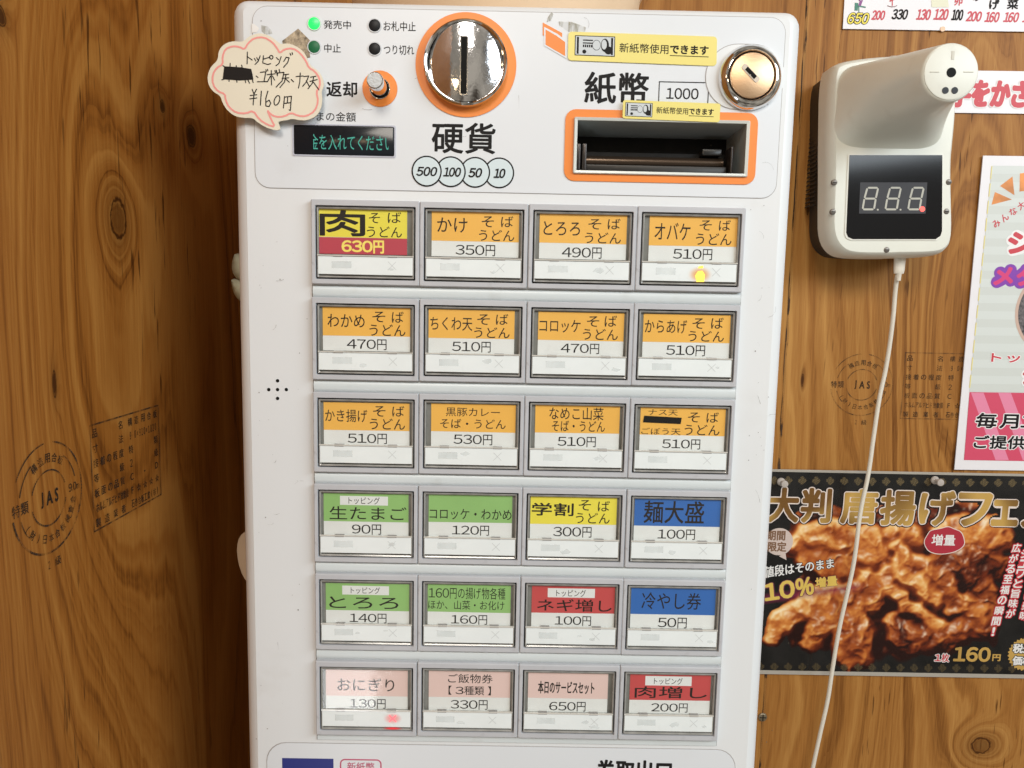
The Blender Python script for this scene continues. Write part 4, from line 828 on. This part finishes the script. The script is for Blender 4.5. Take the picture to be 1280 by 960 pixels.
for cx_ in (288, 364, 440):
    sl_ = 6
    a = (cx_ - 16 + sl_, 626); b = (cx_ + 20 + sl_, 626); c_ = (cx_ - 20, 662); d = (cx_ + 18, 662); e_ = (cx_ - 26, 698); f = (cx_ + 12, 698)
    for s0, s1 in ((a, b), (c_, d), (e_, f), (a, c_), (b, d), (c_, e_), (d, f)):
        v = Vector(s1) - Vector(s0); v0 = Vector(s0) + v * .12; v1 = Vector(s1) - v * .12; k.stroke([tuple(v0), tuple(v1)], 6.2, sf)
    if cx_ != 440: k.stroke([(cx_ + 24, 699), (cx_ + 25, 699)], 6, sf)
k.build('digit_segments', mat('unlit_segment', (.42, .40, .33), .4, emit=(.5, .48, .4), estr=.04), scr)
p = P(*Z3(461, 697), yq - .0001); disc('red_dot', p.x, p.z, .0021, yq - .0003, .0002, mat('lit_red_dot', (.9, .1, .08), .3, emit=(1, .08, .05), estr=1.1), scr)
for q in ((168, 608), (163, 706), (549, 607), (541, 705), (342, 833)):
    p = P(*Z3(*q), yF); s_ = disc('screw', p.x, p.z, .0023, yF - .0006, .002 if q[0] != 549 else .003, mat('grey_screw', (.16, .14, .12), .4, .6), th, .0003, 20)
    Ink().rect(p.x - .0015, p.x + .0015, p.z - .0003, p.z + .0003, yF - .00068).build('screw_slot', BLACKGAP, s_)

# ================================================================== posters (print = flat shapes; each sheet has its own thickness)
YP = YW - .0016
def outlined(par, s, box_, zm, y, fill, line, bold, grow, quad=None, shear=0, name='lettering', line2=None, grow2=0):
    """word with a printed outline: the heavier copy lies under the lighter one"""
    stack = ([(grow2, line2, .0)] if line2 else []) + [(grow, line, .00005), (0, fill, .0001)]
    for g, m_, dy in stack:
        k = Ink()
        if quad is None:
            # heavier strokes widen the glyph box, so widen the box to match
            x0, y0, x1, y1 = box_; e_ = g * (y1 - y0) * 1.05
            k.px(s, zm, x0 - e_, y0 - e_, x1 + e_, y1 + e_, y - dy, bold + g, shear)
        else:
            tl, tr, bl, br = [Vector(q) for q in quad]; hh = (bl - tl).length; e_ = g * hh * 1.05
            ux = (tr - tl).normalized() * e_; uy = (bl - tl).normalized() * e_
            k.pq(s, zm, [tuple(tl - ux - uy), tuple(tr + ux - uy), tuple(bl - ux + uy), tuple(br + ux + uy)], y - dy, bold + g, shear)
        k.build(name if m_ is fill else name + '_outline', m_, par)
WP = mat('white_print', (.80, .78, .76), .5); RP = mat('red_print', (.55, .035, .05), .5); KP = mat('poster_black_print', (.012, .010, .010), .6, spec=.15); YPm = mat('poster_yellow_print', (.80, .66, .06), .5)
PAPER = mat('poster_paper', (.76, .73, .74), .42, var=.015)
# --- price strip at the top
Z9 = ZM(1040, 0, 5.333)
p = [P(1054, 36.5, YP), P(1400, 41, YP)]
def sheet(name, label, cat, pts_px, m, y=YP, th_=.0006):
    pts = [(lambda p: (p.x, p.z))(P(*q, y)) for q in pts_px]
    o = thing(name, label, cat, (sum(q[0] for q in pts) / len(pts), YW, min(q[1] for q in pts)))
    link('paper_sheet', filled([pts], y, y + th_), m, o); return o
ps = sheet('price_poster', 'pale price strip at top right with a row of coloured three digit prices', 'price list', [(1060, -70), (1420, -64), (1408, 41.5), (1053.5, 36)], PAPER)
y = YP - .0002
for s, b, f, ln in (('650', (105, 85, 248, 160), YPm, KP), ('200', (264, 68, 355, 134), RP, None), ('330', (398, 60, 508, 131), KP, None), ('130', (562, 60, 660, 134), RP, None), ('120', (678, 58, 778, 134), RP, None), ('100', (796, 62, 876, 137), KP, None), ('200', (894, 74, 1000, 144), RP, None), ('160', (1018, 78, 1118, 149), RP, None), ('160', (1143, 80, 1248, 149), RP, None), ('160', (1270, 82, 1375, 151), RP, None)):
    if ln: outlined(ps, s, b, Z9, y, f, ln, .02, .045, shear=.25)
    else: Ink().px(s, Z9, *b, y, .03, .25).build('price_lettering', f, ps)
Ink().px('揚', Z9, 1046, -75, 1118, -8, y, .03).px('げ', Z9, 1048, -5, 1116, 64, y, .04).px('菜', Z9, 1168, -10, 1244, 62, y, .03).px('山', Z9, 1168, -85, 1244, -15, y, .03).px('の', Z9, 935, -60, 985, 8, y, .03).build('dish_lettering', KP, ps)
Ink().px('卵', Z9, 818, -45, 872, 38, y, .02).px('キ', Z9, 385, -60, 420, 40, y, .015).build('dish_lettering', RP, ps)
k = Ink(); f9 = lambda a, b: tuple(P(*Z9(a, b), y)); k.stroke([(370, 38), (390, 45), (415, 45), (432, 38)], 5, f9); k.build('smile_line', mat('brown_print', (.18, .05, .05), .5), ps)
k = Ink(); k.stroke([(170, -20), (190, 10), (178, 40)], 10, f9).stroke([(205, -10), (190, 35)], 9, f9).build('purple_squiggle', mat('purple_print', (.22, .05, .22), .5), ps)
k = Ink(); k.poly([f9(*q) for q in [(150, 70), (172, 70), (175, 20), (152, 18)]]).stroke([(175, 40), (222, 48)], 9, f9).stroke([(178, 40), (180, 78)], 7, f9).build('green_squiggle', mat('green_print', (.03, .18, .12), .5), ps)
k = Ink(); k.poly([f9(*q) for q in [(665, 48), (780, 48), (770, -20), (660, -20)]]).build('pale_yellow_patch', mat('pale_yellow_print', (.72, .70, .52), .5), ps)
disc('tape_piece', P(1178, 36, YP).x, P(1178, 36.5, YP).z, .0022, YP - .0006, .0004, mat('peach_tape', (.80, .50, .30), .4), ps, n=8)
# --- hand rinse notice behind the thermometer
hs = sheet('hand_sign', 'white strip with red heavy kana half hidden behind the thermometer nose', 'sign', [(1165, 87.5), (1420, 91), (1414, 144), (1163, 140.5)], PAPER, YP + .0002)
y = YP - .0001
outlined(hs, '手をかざしてください', None, Z3, y, RP, WP, .05, .03, quad=[(560, 258), (1210, 268), (552, 358), (1204, 370)], shear=.12, name='red_lettering')
# --- green and pink menu poster
ZA = ZM(1180, 180, 2.286); ZB = ZM(1190, 180, 3.2)
gp = sheet('menu_poster', 'tall white bordered poster with pale green upper field and pink striped foot', 'poster', [(1229, 194.5), (1420, 197), (1400, 590), (1193, 587)], PAPER, YP - .0008, .001)
y = YP - .0010
k = Ink(); g = lambda a, b: tuple(P(*ZA(a, b), y)); k.poly([g(*q) for q in [(73, 708), (600, 716), (600, 65), (138, 62)]]); k.build('green_field', mat('pale_green_print', (.58, .60, .56), .5), gp)
k = Ink()
for j_ in range(14):
    t0 = j_ * 2 / 28; t1 = (j_ * 2 + 1) / 28; k.poly([(lambda p: (p[0], y - .00003, p[2]))(g(*q)) for q in [(138 - 65 * t1, 62 + 646 * t1), (600, 66 + 650 * t1), (600, 66 + 650 * t0), (138 - 65 * t0, 62 + 646 * t0)]])
k.build('green_stripes', mat('pale_green_stripe_print', (.62, .645, .61), .5), gp)
k = Ink(); g1 = lambda a, b: (lambda p: (p[0], y - .00006, p[2]))(g(a, b))
for j_ in range(13):
    t0 = j_ / 13; t1 = t0 + .055; k.stroke([(137 - 65 * t0, 64 + 646 * t0), (137 - 65 * t1, 64 + 646 * t1)], 2.6, g1)
k.build('yellow_dashes', mat('dash_yellow_print', (.78, .66, .20), .5), gp)
k = Ink(); k.poly([g1(*q) for q in [(57, 903), (600, 912), (600, 716), (73, 709)]]); k.build('crimson_foot', mat('crimson_foot_print', (.60, .06, .12), .5), gp)
g2 = lambda a, b: (lambda p: (p[0], y - .0001, p[2]))(g(a, b)); k = Ink()
for x_ in range(85, 560, 78): k.poly([g2(x_ + 62, 903), g2(x_ + 100, 903), g2(x_ + 28, 711), g2(x_ - 8, 711)])
k.build('pink_stripes', mat('pink_stripe_print', (.72, .22, .34), .5), gp)
k = Ink(); gb = lambda a, b: tuple(P(*ZB(a, b), y - .0001))
for pts in ([(158, 243), (240, 222), (172, 192)], [(192, 168), (250, 205), (242, 130)], [(270, 190), (320, 185), (330, 110), (272, 118)], [(350, 200), (410, 240), (420, 150)]): k.poly([gb(*q) for q in pts])
k.build('sunburst_rays', mat('orange_ray_print', (.78, .27, .05), .5, var=.35, vscale=60), gp)
y2 = y - .00012
for i_, c_ in enumerate('みんな大好き'):
    cx_, cy_ = 178 + i_ * 33, 318 - i_ * 24; a_ = math.radians(-36); s_ = 15
    q = [(cx_ + (dx * math.cos(a_) - dy * math.sin(a_)) * s_, cy_ + (dx * math.sin(a_) + dy * math.cos(a_)) * s_) for dx, dy in ((-1, -1), (1, -1), (-1, 1), (1, 1))]
    Ink().pq(c_, ZB, q, y2, .02).build('red_lettering', RP, gp)
outlined(gp, 'シン', (182, 252, 345, 316), ZA, y2, RP, WP, .05, .09, name='red_lettering')
outlined(gp, 'メタ', (142, 348, 265, 406), ZA, y2, mat('magenta_print', (.62, .03, .16), .5), mat('violet_print', (.20, .03, .36), .5), .05, .13, name='magenta_lettering')
outlined(gp, 'トッピング', (135, 598, 385, 626), ZA, y2, RP, WP, .03, .06, name='red_lettering')
outlined(gp, 'シ', (224, 638, 290, 690), ZA, y2, RP, WP, .05, .09, name='red_lettering')
outlined(gp, '毎月1日', (90, 770, 330, 814), ZA, y2, KP, WP, .03, .05, name='black_lettering')
outlined(gp, 'ご提供', (85, 833, 232, 872), ZA, y2, KP, WP, .03, .05, name='black_lettering')
cp = P(*ZA(330, 480), y2); V = []
Ink().poly(circ(cp.x, cp.z, .0395, y2, 48)).build('bowl_photo_rim', mat('bowl_rim_print', (.55, .38, .30), .5), gp)
Ink().poly(circ(cp.x, cp.z, .0368, y2 - .00003, 48)).build('bowl_photo', mat('bowl_photo_print', (.13, .11, .11), .5, var=.9, vscale=400), gp)

# --- fried chicken banner, laminated: a printed photograph as a fine colour grid
ZK = ZM(930, 580, 3.4286); YK = YW - .0022
kp_ = [(905, 584.5), (1420, 594.5), (1412, 853), (903, 836.5)]
fp = thing('food_banner', 'black laminated banner with fried chicken photograph and gold heading', 'poster', tuple(P(1160, 846, YK)))
pk = [P(*q, YK) for q in kp_]
x0, x1 = pk[0].x, pk[1].x; zt_ = P(1120, 589.5, YK).z; zb2 = P(1120, 845.5, YK).z
link('laminate_sheet', filled([[(x0, zb2), (x1, zb2), (x1, zt_), (x0, zt_)]], YK + .0002, YK + .0010), mat('laminate_margin', (.42, .38, .33), .25), fp)
zi0 = P(1120, 840.5, YK).z; zi1 = P(1120, 592.5, YK).z
nx, nz_ = 620, 330
gx = np.linspace(x0, x1, nx); gz = np.linspace(zi0, zi1, nz_); GX, GZ = np.meshgrid(gx, gz)
Rm = np.array(ROT); cp_ = np.array(CAMP)
dq = np.stack([GX - cp_[0], np.full_like(GX, YK - cp_[1]), GZ - cp_[2]], -1) @ Rm
U = (640 + FPX * dq[..., 0] / -dq[..., 2] - 930) * 3.4286; Vv = (480 - FPX * dq[..., 1] / -dq[..., 2] - 580) * 3.4286   # local drawing units of the print
def vnoise(x, y, s):
    x = x / s; y = y / s; tab = rng.random((96, 96)); xi = np.floor(x).astype(int); yi = np.floor(y).astype(int); fx = x - xi; fy = y - yi
    fx = fx * fx * (3 - 2 * fx); fy = fy * fy * (3 - 2 * fy); A = lambda i_, j_: tab[j_ % 96, i_ % 96]
    return (A(xi, yi) * (1 - fx) + A(xi + 1, yi) * fx) * (1 - fy) + (A(xi, yi + 1) * (1 - fx) + A(xi + 1, yi + 1) * fx) * fy
def box2(a, r):
    c = np.cumsum(np.cumsum(np.pad(a, ((r + 1, r), (r + 1, r)), 'edge'), 0), 1); w_ = 2 * r + 1
    return (c[w_:, w_:] - c[:-w_, w_:] - c[w_:, :-w_] + c[:-w_, :-w_]) / w_ ** 2
def fbm(x, y, s, o=4): return sum(vnoise(x + 31 * q, y + 17 * q, s / 2 ** q) * .5 ** q for q in range(o)) / sum(.5 ** q for q in range(o))
wx = U + (fbm(U, Vv, 80) - .5) * 95; wy = Vv + (fbm(U + 500, Vv, 80) - .5) * 95
# pieces of chicken: chains of blobs (x, y, radius, height), tone (0 deep red brown .. 1 pale gold)
PC = [([(600, 500, 340, 10)], .25), ([(330, 320, 150, 10), (900, 320, 190, 10), (860, 620, 200, 8), (330, 640, 170, 8)], .35),
      ([(255, 325, 62, 60), (340, 310, 80, 70), (430, 300, 70, 60)], .82), ([(500, 330, 66, 70), (565, 375, 70, 75), (545, 300, 55, 60)], .74), ([(640, 300, 60, 50), (720, 310, 60, 45)], .62),
      ([(860, 300, 66, 55), (960, 290, 84, 66), (1070, 300, 74, 60), (1130, 330, 50, 50)], .78),
      ([(290, 400, 62, 48), (380, 430, 64, 55), (460, 420, 60, 60)], .55), ([(1010, 400, 80, 70), (1090, 440, 60, 60)], .36), ([(860, 420, 86, 80), (950, 440, 80, 84), (1000, 500, 66, 80)], .26),
      ([(120, 745, 42, 92), (160, 690, 52, 92), (230, 630, 64, 96), (320, 590, 76, 100), (400, 560, 70, 96)], .86),
      ([(285, 790, 40, 104), (300, 730, 54, 108), (330, 670, 62, 112), (390, 630, 60, 110)], .76),
      ([(470, 560, 80, 100), (450, 650, 92, 112), (465, 750, 104, 120), (470, 810, 84, 112)], .50), ([(530, 500, 60, 100), (560, 580, 62, 108)], .58),
      ([(660, 355, 34, 118), (690, 400, 40, 124), (650, 440, 40, 128), (690, 480, 44, 132), (740, 520, 42, 136), (790, 560, 40, 138), (830, 590, 34, 140)], .90),
      ([(600, 470, 34, 116), (625, 530, 36, 120), (670, 580, 38, 124), (690, 620, 36, 126), (750, 630, 38, 126), (800, 665, 34, 124), (850, 680, 34, 120)], .84),
      ([(740, 430, 52, 112), (800, 470, 56, 114), (860, 520, 56, 112), (890, 580, 48, 110)], .56), ([(905, 610, 50, 104), (960, 600, 54, 100), (1010, 640, 52, 96)], .62),
      ([(640, 700, 60, 84), (700, 740, 70, 88), (790, 750, 78, 90), (880, 745, 72, 88), (950, 710, 62, 86)], .34), ([(1000, 710, 64, 80), (1055, 735, 46, 76), (1060, 650, 48, 70)], .30), ([(1040, 540, 56, 84), (1060, 600, 48, 80)], .36)]
wx = U + (fbm(U, Vv, 70, 3) - .5) * 60; wy = Vv + (fbm(U + 500, Vv, 70, 3) - .5) * 60
Hh = np.zeros_like(U); tone = np.zeros_like(U) + .2; cov = np.zeros_like(U)
for chain, tn in PC:
    best = np.full_like(U, -1e9); cc_ = np.zeros_like(U); links = []
    for a_, b_2 in zip(chain, chain[1:] + [chain[-1]]):
        for f_ in ((0, .33, .66) if a_ is not b_2 else (0,)): links.append(tuple(p * (1 - f_) + q * f_ for p, q in zip(a_, b_2)))
    for (cx_, cy_, rd, hh) in links:
        d2 = ((wx - cx_) ** 2 + (wy - cy_) ** 2) / rd ** 2
        best = np.maximum(best, np.where(d2 < 1.0, hh + (rd * .62 if rd < 130 else 8) * np.sqrt(np.clip(1 - d2, 0, 1)), -1e9)); cc_ = np.maximum(cc_, np.clip((1.05 - d2) * 8, 0, 1))
    m_ = best > Hh; Hh = np.where(m_, best, Hh); tone = np.where(m_, tn, tone); cov = np.maximum(cov, cc_)
Hs = box2(box2(Hh, 3), 2)
folds = 1 - np.abs(fbm(wx, wy, 62, 3) - .5) * 5
Hs = Hs + np.clip(folds, 0, 1) * 6 + (fbm(wx, wy, 60, 2) - .5) * 30 + (fbm(U, Vv, 16, 2) - .5) * 3
du_ = (U[0, -1] - U[0, 0]) / (nx - 1); dv_ = (Vv[-1, 0] - Vv[0, 0]) / (nz_ - 1)
gy_, gx_ = np.gradient(Hs); gx_ /= du_; gy_ /= dv_
nn_ = np.sqrt(1 + gx_ ** 2 + gy_ ** 2); lam = (gx_ * .30 + gy_ * .62 + .72) / nn_
shd = np.clip(lam, 0, 1.1)
spec = np.clip((gx_ * .22 + gy_ * .42 + .88) / nn_, 0, 1) ** 26
occ = np.clip(.86 + (Hs - box2(Hs, 16)) / 50, .08, 1.1) * np.clip(.95 + (Hs - box2(Hs, 4)) / 26, .25, 1.1)
val = np.clip(shd * occ, 0, 1.15)
tone = np.clip(box2(tone, 5) + (fbm(wx, wy, 75, 3) - .5) * .9, 0, 1)
stops = np.array([[.018, .004, .003], [.15, .022, .006], [.40, .09, .018], [.64, .22, .045], [.84, .46, .15], [.96, .76, .44]])
pos = np.clip(val * .66 + (tone - .5) * .56 - .03, 0, .999) * 5; i0 = np.floor(pos).astype(int); fr_ = (pos - i0)[..., None]
rgb = stops[i0] * (1 - fr_) + stops[np.minimum(i0 + 1, 5)] * fr_
gl = (spec * np.clip((vnoise(wx, wy, 16) - .45) * 3.2, 0, 1) * np.clip(occ, 0, 1))[..., None] * .75
rgb = rgb * (1 - gl) + np.array([.98, .86, .66]) * gl
rgb = np.stack([box2(rgb[..., q], 1) for q in range(3)], -1)
fb = fbm(U, Vv, 70, 3); bgc = np.stack([.004 + .016 * fb, .004 + .014 * fb, .004 + .013 * fb], -1)
cov = np.clip(cov * 1.4, 0, 1); cov = cov * np.clip((1190 - U + (fbm(U, Vv, 60) - .5) * 80) / 30, 0, 1)
rgb = rgb * cov[..., None] + bgc * (1 - cov[..., None])
top = Vv < 100 + 20 * 0; rgb = np.where((Vv < 175)[..., None] & ~((U > 830) & (U < 1000) & (Vv > 150))[..., None], bgc, rgb)
# crimson streak behind the ten per cent line
st_ = np.clip(1 - np.abs((Vv - (590 - U * .13)) / 26), 0, 1) * np.clip((520 - U) / 60, 0, 1); rgb = rgb * (1 - .8 * st_[..., None]) + np.array([.22, .02, .06]) * .8 * st_[..., None]
# rows of small dim gold four-lobed motifs at top and bottom
for vy, amp in ((68, .16), (868, .09)):
    per = 60.; uu = (U + 20) % per - per / 2; vv = Vv - vy - (U * .012 if vy < 100 else U * .008)
    lob = np.minimum.reduce([np.hypot(uu - dx, vv - dy) for dx, dy in ((9, 0), (-9, 0), (0, 9), (0, -9))]) < 8.5
    wv = (np.sin((uu + vv) * .9) > -.3); rgb = np.where((lob & wv)[..., None], np.array([amp, amp * .72, amp * .35]), rgb)
vert = np.stack([GX, np.full_like(GX, YK), GZ], -1).reshape(-1, 3)
idx = np.arange(nx * nz_).reshape(nz_, nx); quads = np.stack([idx[:-1, :-1], idx[:-1, 1:], idx[1:, 1:], idx[1:, :-1]], -1).reshape(-1, 4)
me = bpy.data.meshes.new('print'); me.vertices.add(len(vert)); me.vertices.foreach_set('co', vert.ravel()); me.loops.add(quads.size); me.loops.foreach_set('vertex_index', quads.ravel().astype(np.int32))
me.polygons.add(len(quads)); me.polygons.foreach_set('loop_start', np.arange(0, quads.size, 4, dtype=np.int32)); me.update(calc_edges=True)
ca = me.color_attributes.new('print', 'FLOAT_COLOR', 'POINT'); ca.data.foreach_set('color', np.concatenate([rgb.reshape(-1, 3), np.ones((len(vert), 1))], 1).ravel().astype(np.float32))
pm = bpy.data.materials.new('printed_photograph'); pm.use_nodes = True; b_ = pm.node_tree.nodes['Principled BSDF']; at = pm.node_tree.nodes.new('ShaderNodeAttribute'); at.attribute_name = 'print'
pm.node_tree.links.new(at.outputs['Color'], b_.inputs['Base Color']); b_.inputs['Roughness'].default_value = .45; b_.inputs['Specular IOR Level'].default_value = .2
link('printed_photograph', me, pm, fp)
# gold lettering
gm = bpy.data.materials.new('gold_print'); gm.use_nodes = True; t_ = gm.node_tree; b_ = t_.nodes['Principled BSDF']; b_.inputs['Roughness'].default_value = .4
tcn = t_.nodes.new('ShaderNodeTexCoord'); nn = t_.nodes.new('ShaderNodeTexNoise'); nn.inputs['Scale'].default_value = 26; nn.inputs['Detail'].default_value = 0; rp = t_.nodes.new('ShaderNodeValToRGB')
e = rp.color_ramp.elements; e[0].position = .38; e[0].color = (.17, .075, .012, 1); e[1].position = .64; e[1].color = (.56, .34, .085, 1)
t_.links.new(tcn.outputs['Object'], nn.inputs['Vector']); t_.links.new(nn.outputs['Fac'], rp.inputs['Fac']); t_.links.new(rp.outputs['Color'], b_.inputs['Base Color'])
WH = mat('pinkish_white_print', (.78, .66, .60), .5); y = YK - .0002
for c_, b in (('大', (102, 100, 238, 252)), ('判', (243, 102, 375, 254)), ('唐', (414, 106, 574, 258)), ('揚', (583, 110, 737, 264)), ('げ', (750, 114, 906, 266)), ('フ', (915, 122, 1064, 268)), ('ェ', (1060, 152, 1178, 268)), ('ス', (1190, 130, 1330, 275)), ('ア', (1345, 134, 1480, 278))):
    outlined(fp, c_, b, ZK, y, gm, WH, .034, .024, name='gold_heading', line2=KP, grow2=.05)
p = P(*ZK(150, 333), y)
Ink().poly(circ(p.x, p.z, 62 / 3.4286 / FPX * (YK - CAMP.y), y, 40)).poly([tuple(P(*ZK(*q), y)) for q in [(150, 395), (182, 412), (178, 380)]]).build('speech_disc', mat('speech_disc_print', (.62, .50, .45), .5), fp)
BR = mat('brown_poster_print', (.20, .10, .05), .5)
Ink().px('期間', ZK, 97, 285, 178, 328, y - .0001, .03).px('限定', ZK, 102, 333, 182, 376, y - .0001, .03).build('brown_lettering', BR, fp)
outlined(fp, '値段はそのまま', None, ZK, y, WP, KP, .02, .04, quad=[(85, 440), (384, 402), (87, 490), (387, 446)], name='white_lettering')
outlined(fp, '10%', None, ZK, y, mat('banner_yellow_print', (.72, .50, .10), .5), mat('plum_print', (.15, .02, .06), .5), .035, .03, quad=[(82, 512), (298, 480), (90, 590), (302, 560)], name='yellow_lettering')
outlined(fp, '増量', None, ZK, y, MATS['banner_yellow_print'], MATS['plum_print'], .04, .03, quad=[(304, 488), (400, 476), (306, 532), (402, 522)], name='yellow_lettering')
bd = chaikin([(772, 330), (790, 300), (800, 285), (845, 278), (875, 268), (900, 280), (930, 290), (942, 320), (945, 345), (925, 365), (890, 380), (840, 386), (800, 378), (780, 358)], 2)
k = Ink(); k.poly([tuple(P(*ZK((x - 858) * 1.04 + 858, (y_ - 328) * 1.06 + 328), y)) for x, y_ in bd][::-1]); k.build('badge_edge', WH, fp)
k = Ink(); k.poly([tuple(P(*ZK(*q), y - .00005)) for q in bd][::-1]); k.build('red_badge', mat('badge_red_print', (.42, .02, .04), .5), fp)
Ink().px('増量', ZK, 804, 302, 906, 350, y - .0001, .02).build('white_lettering', WP, fp)
for txt, (xa_, ya_), (xb_, yb_), sz in (('広がる至福の瞬間!', (1167, 360), (1068, 718), 19), ('ジュワと旨味が', (1205, 385), (1142, 640), 19), ('噛むほどに美味', (1262, 385), (1200, 650), 19)):
    for i_, c_ in enumerate(txt):
        f_ = i_ / (len(txt) - 1); cx_ = xa_ + (xb_ - xa_) * f_; cy_ = ya_ + (yb_ - ya_) * f_; w_ = sz if c_ != '!' else 6
        outlined(fp, c_, None, ZK, y, WP, RP, .025, .10, quad=[(cx_ - w_ + 5, cy_ - sz), (cx_ + w_ + 5, cy_ - sz), (cx_ - w_ - 3, cy_ + sz), (cx_ + w_ - 3, cy_ + sz)], name='white_lettering')
outlined(fp, '1枚', (817, 812, 880, 849), ZK, y, RP, WP, .02, .06, name='red_lettering')
outlined(fp, '160', (898, 784, 1058, 848), ZK, y, gm, KP, .035, .03, name='gold_price')
outlined(fp, '円', (1064, 815, 1100, 845), ZK, y, gm, KP, .04, .05, name='gold_price')
pb = P(*ZK(1205, 815), y); k = Ink(); rr0 = 80 / 3.4286 / FPX * (YK - CAMP.y)
k.poly([(pb.x + rr0 * (1 if i_ % 2 else .9) * math.cos(i_ * math.pi / 28), y, pb.z + rr0 * (1 if i_ % 2 else .9) * math.sin(i_ * math.pi / 28)) for i_ in range(56)]).build('gold_burst', gm, fp)
outlined(fp, '税込', (1152, 770, 1240, 812), ZK, y - .00005, WP, KP, .04, .06, name='white_lettering')
outlined(fp, '価格', (1150, 822, 1238, 864), ZK, y - .00005, WP, KP, .04, .06, name='white_lettering')
me = mk([(x0, YK - .0006, zb2), (x1, YK - .0006, zb2), (x1, YK - .0006, zt_), (x0, YK - .0006, zt_)], [(0, 1, 2, 3)], fix=False); link('laminate_film', me, LAMINATE, fp)
GL = mat('clear_pin_plastic', (.45, .40, .36), .08, spec=1.0)
def pin(px, py, label):
    p = P(px, py, YK - .001); o = thing('push_pin', label, 'push pin', (p.x, YK - .001, p.z), 'clear push pins holding the banner')
    prof = [(.0036, 0), (.0038, .0012), (.0030, .0022), (.0018, .0030), (.0017, .0065), (.0030, .0078), (.0034, .0090), (.0030, .0102), (.0016, .0106)]
    V, F = from_loops([circ(p.x, p.z, a, YK - .001 - d, 24) for a, d in prof], True, True); link('pin_head', mk(V, F), GL, o, 50)
    V, F = from_loops([circ(p.x, p.z, .0005, YK - .001 - d, 8) for d in (-.003, .003)], True, True); link('pin_needle', mk(V, F), STEEL, o); return o
pin(976, 602, 'clear push pin at the left end of the food banner beside the machine'); pin(1168, 600, 'clear push pin in the banner top edge right of the hanging cable')

# ================================================================== thermometer cable
ya = yF + .018
pg = P(*Z3(385, 885), ya)
cable = thing('power_cable', 'thin white power cable hanging down from under the thermometer across the banner', 'cable', tuple(P(1084, 600, .225)))
a = zbox(Z3, 364, 862, 405, 912, ya)
V, F = [], []
cx_ = (a[0] + a[1]) / 2
L = []
for z, r_ in ((a[3] + .004, .0046), (a[3], .0048), (a[2] + .003, .0045), (a[2], .0040)): L.append([(cx_ + r_ * math.cos(t * math.pi / 12), ya + r_ * .62 * math.sin(t * math.pi / 12), z) for t in range(24)])
L.append([(cx_ + .0022 * math.cos(t * math.pi / 12), ya + .0022 * math.sin(t * math.pi / 12), a[2] - .0005) for t in range(24)]); L.append([(cx_ + .0019 * math.cos(t * math.pi / 12), ya + .0019 * math.sin(t * math.pi / 12), a[2] - .006) for t in range(24)])
V, F = from_loops(L, True, True); CB = mat('white_cable_rubber', (.70, .64, .54), .45); link('plug', mk(V, F), CB, cable, 40)
path = [(1122, 343), (1120, 356), (1116, 400), (1107, 462), (1100, 494), (1092, 546), (1085.5, 592), (1076, 638), (1067.5, 702), (1059, 742), (1049.5, 784), (1040, 840), (1035, 873), (1025, 918), (1016, 960), (1006, 1010), (998, 1050)]
pts = [P(px, py, ya + (.0 if i_ == 0 else min(.012, .004 * i_))) for i_, (px, py) in enumerate(path)]
c = bpy.data.curves.new('cord', 'CURVE'); c.dimensions = '3D'; c.bevel_depth = .0018; c.bevel_resolution = 3; s = c.splines.new('BEZIER'); s.bezier_points.add(len(pts) - 1)
for i_, p in enumerate(pts): bp = s.bezier_points[i_]; bp.co = p; bp.handle_left_type = bp.handle_right_type = 'AUTO'
o = bpy.data.objects.new('t', c); COL.objects.link(o); me = bpy.data.meshes.new_from_object(o.evaluated_get(bpy.context.evaluated_depsgraph_get())); bpy.data.objects.remove(o)
link('cord', me, CB, cable, 60)
bpy.data.objects.remove(_to)
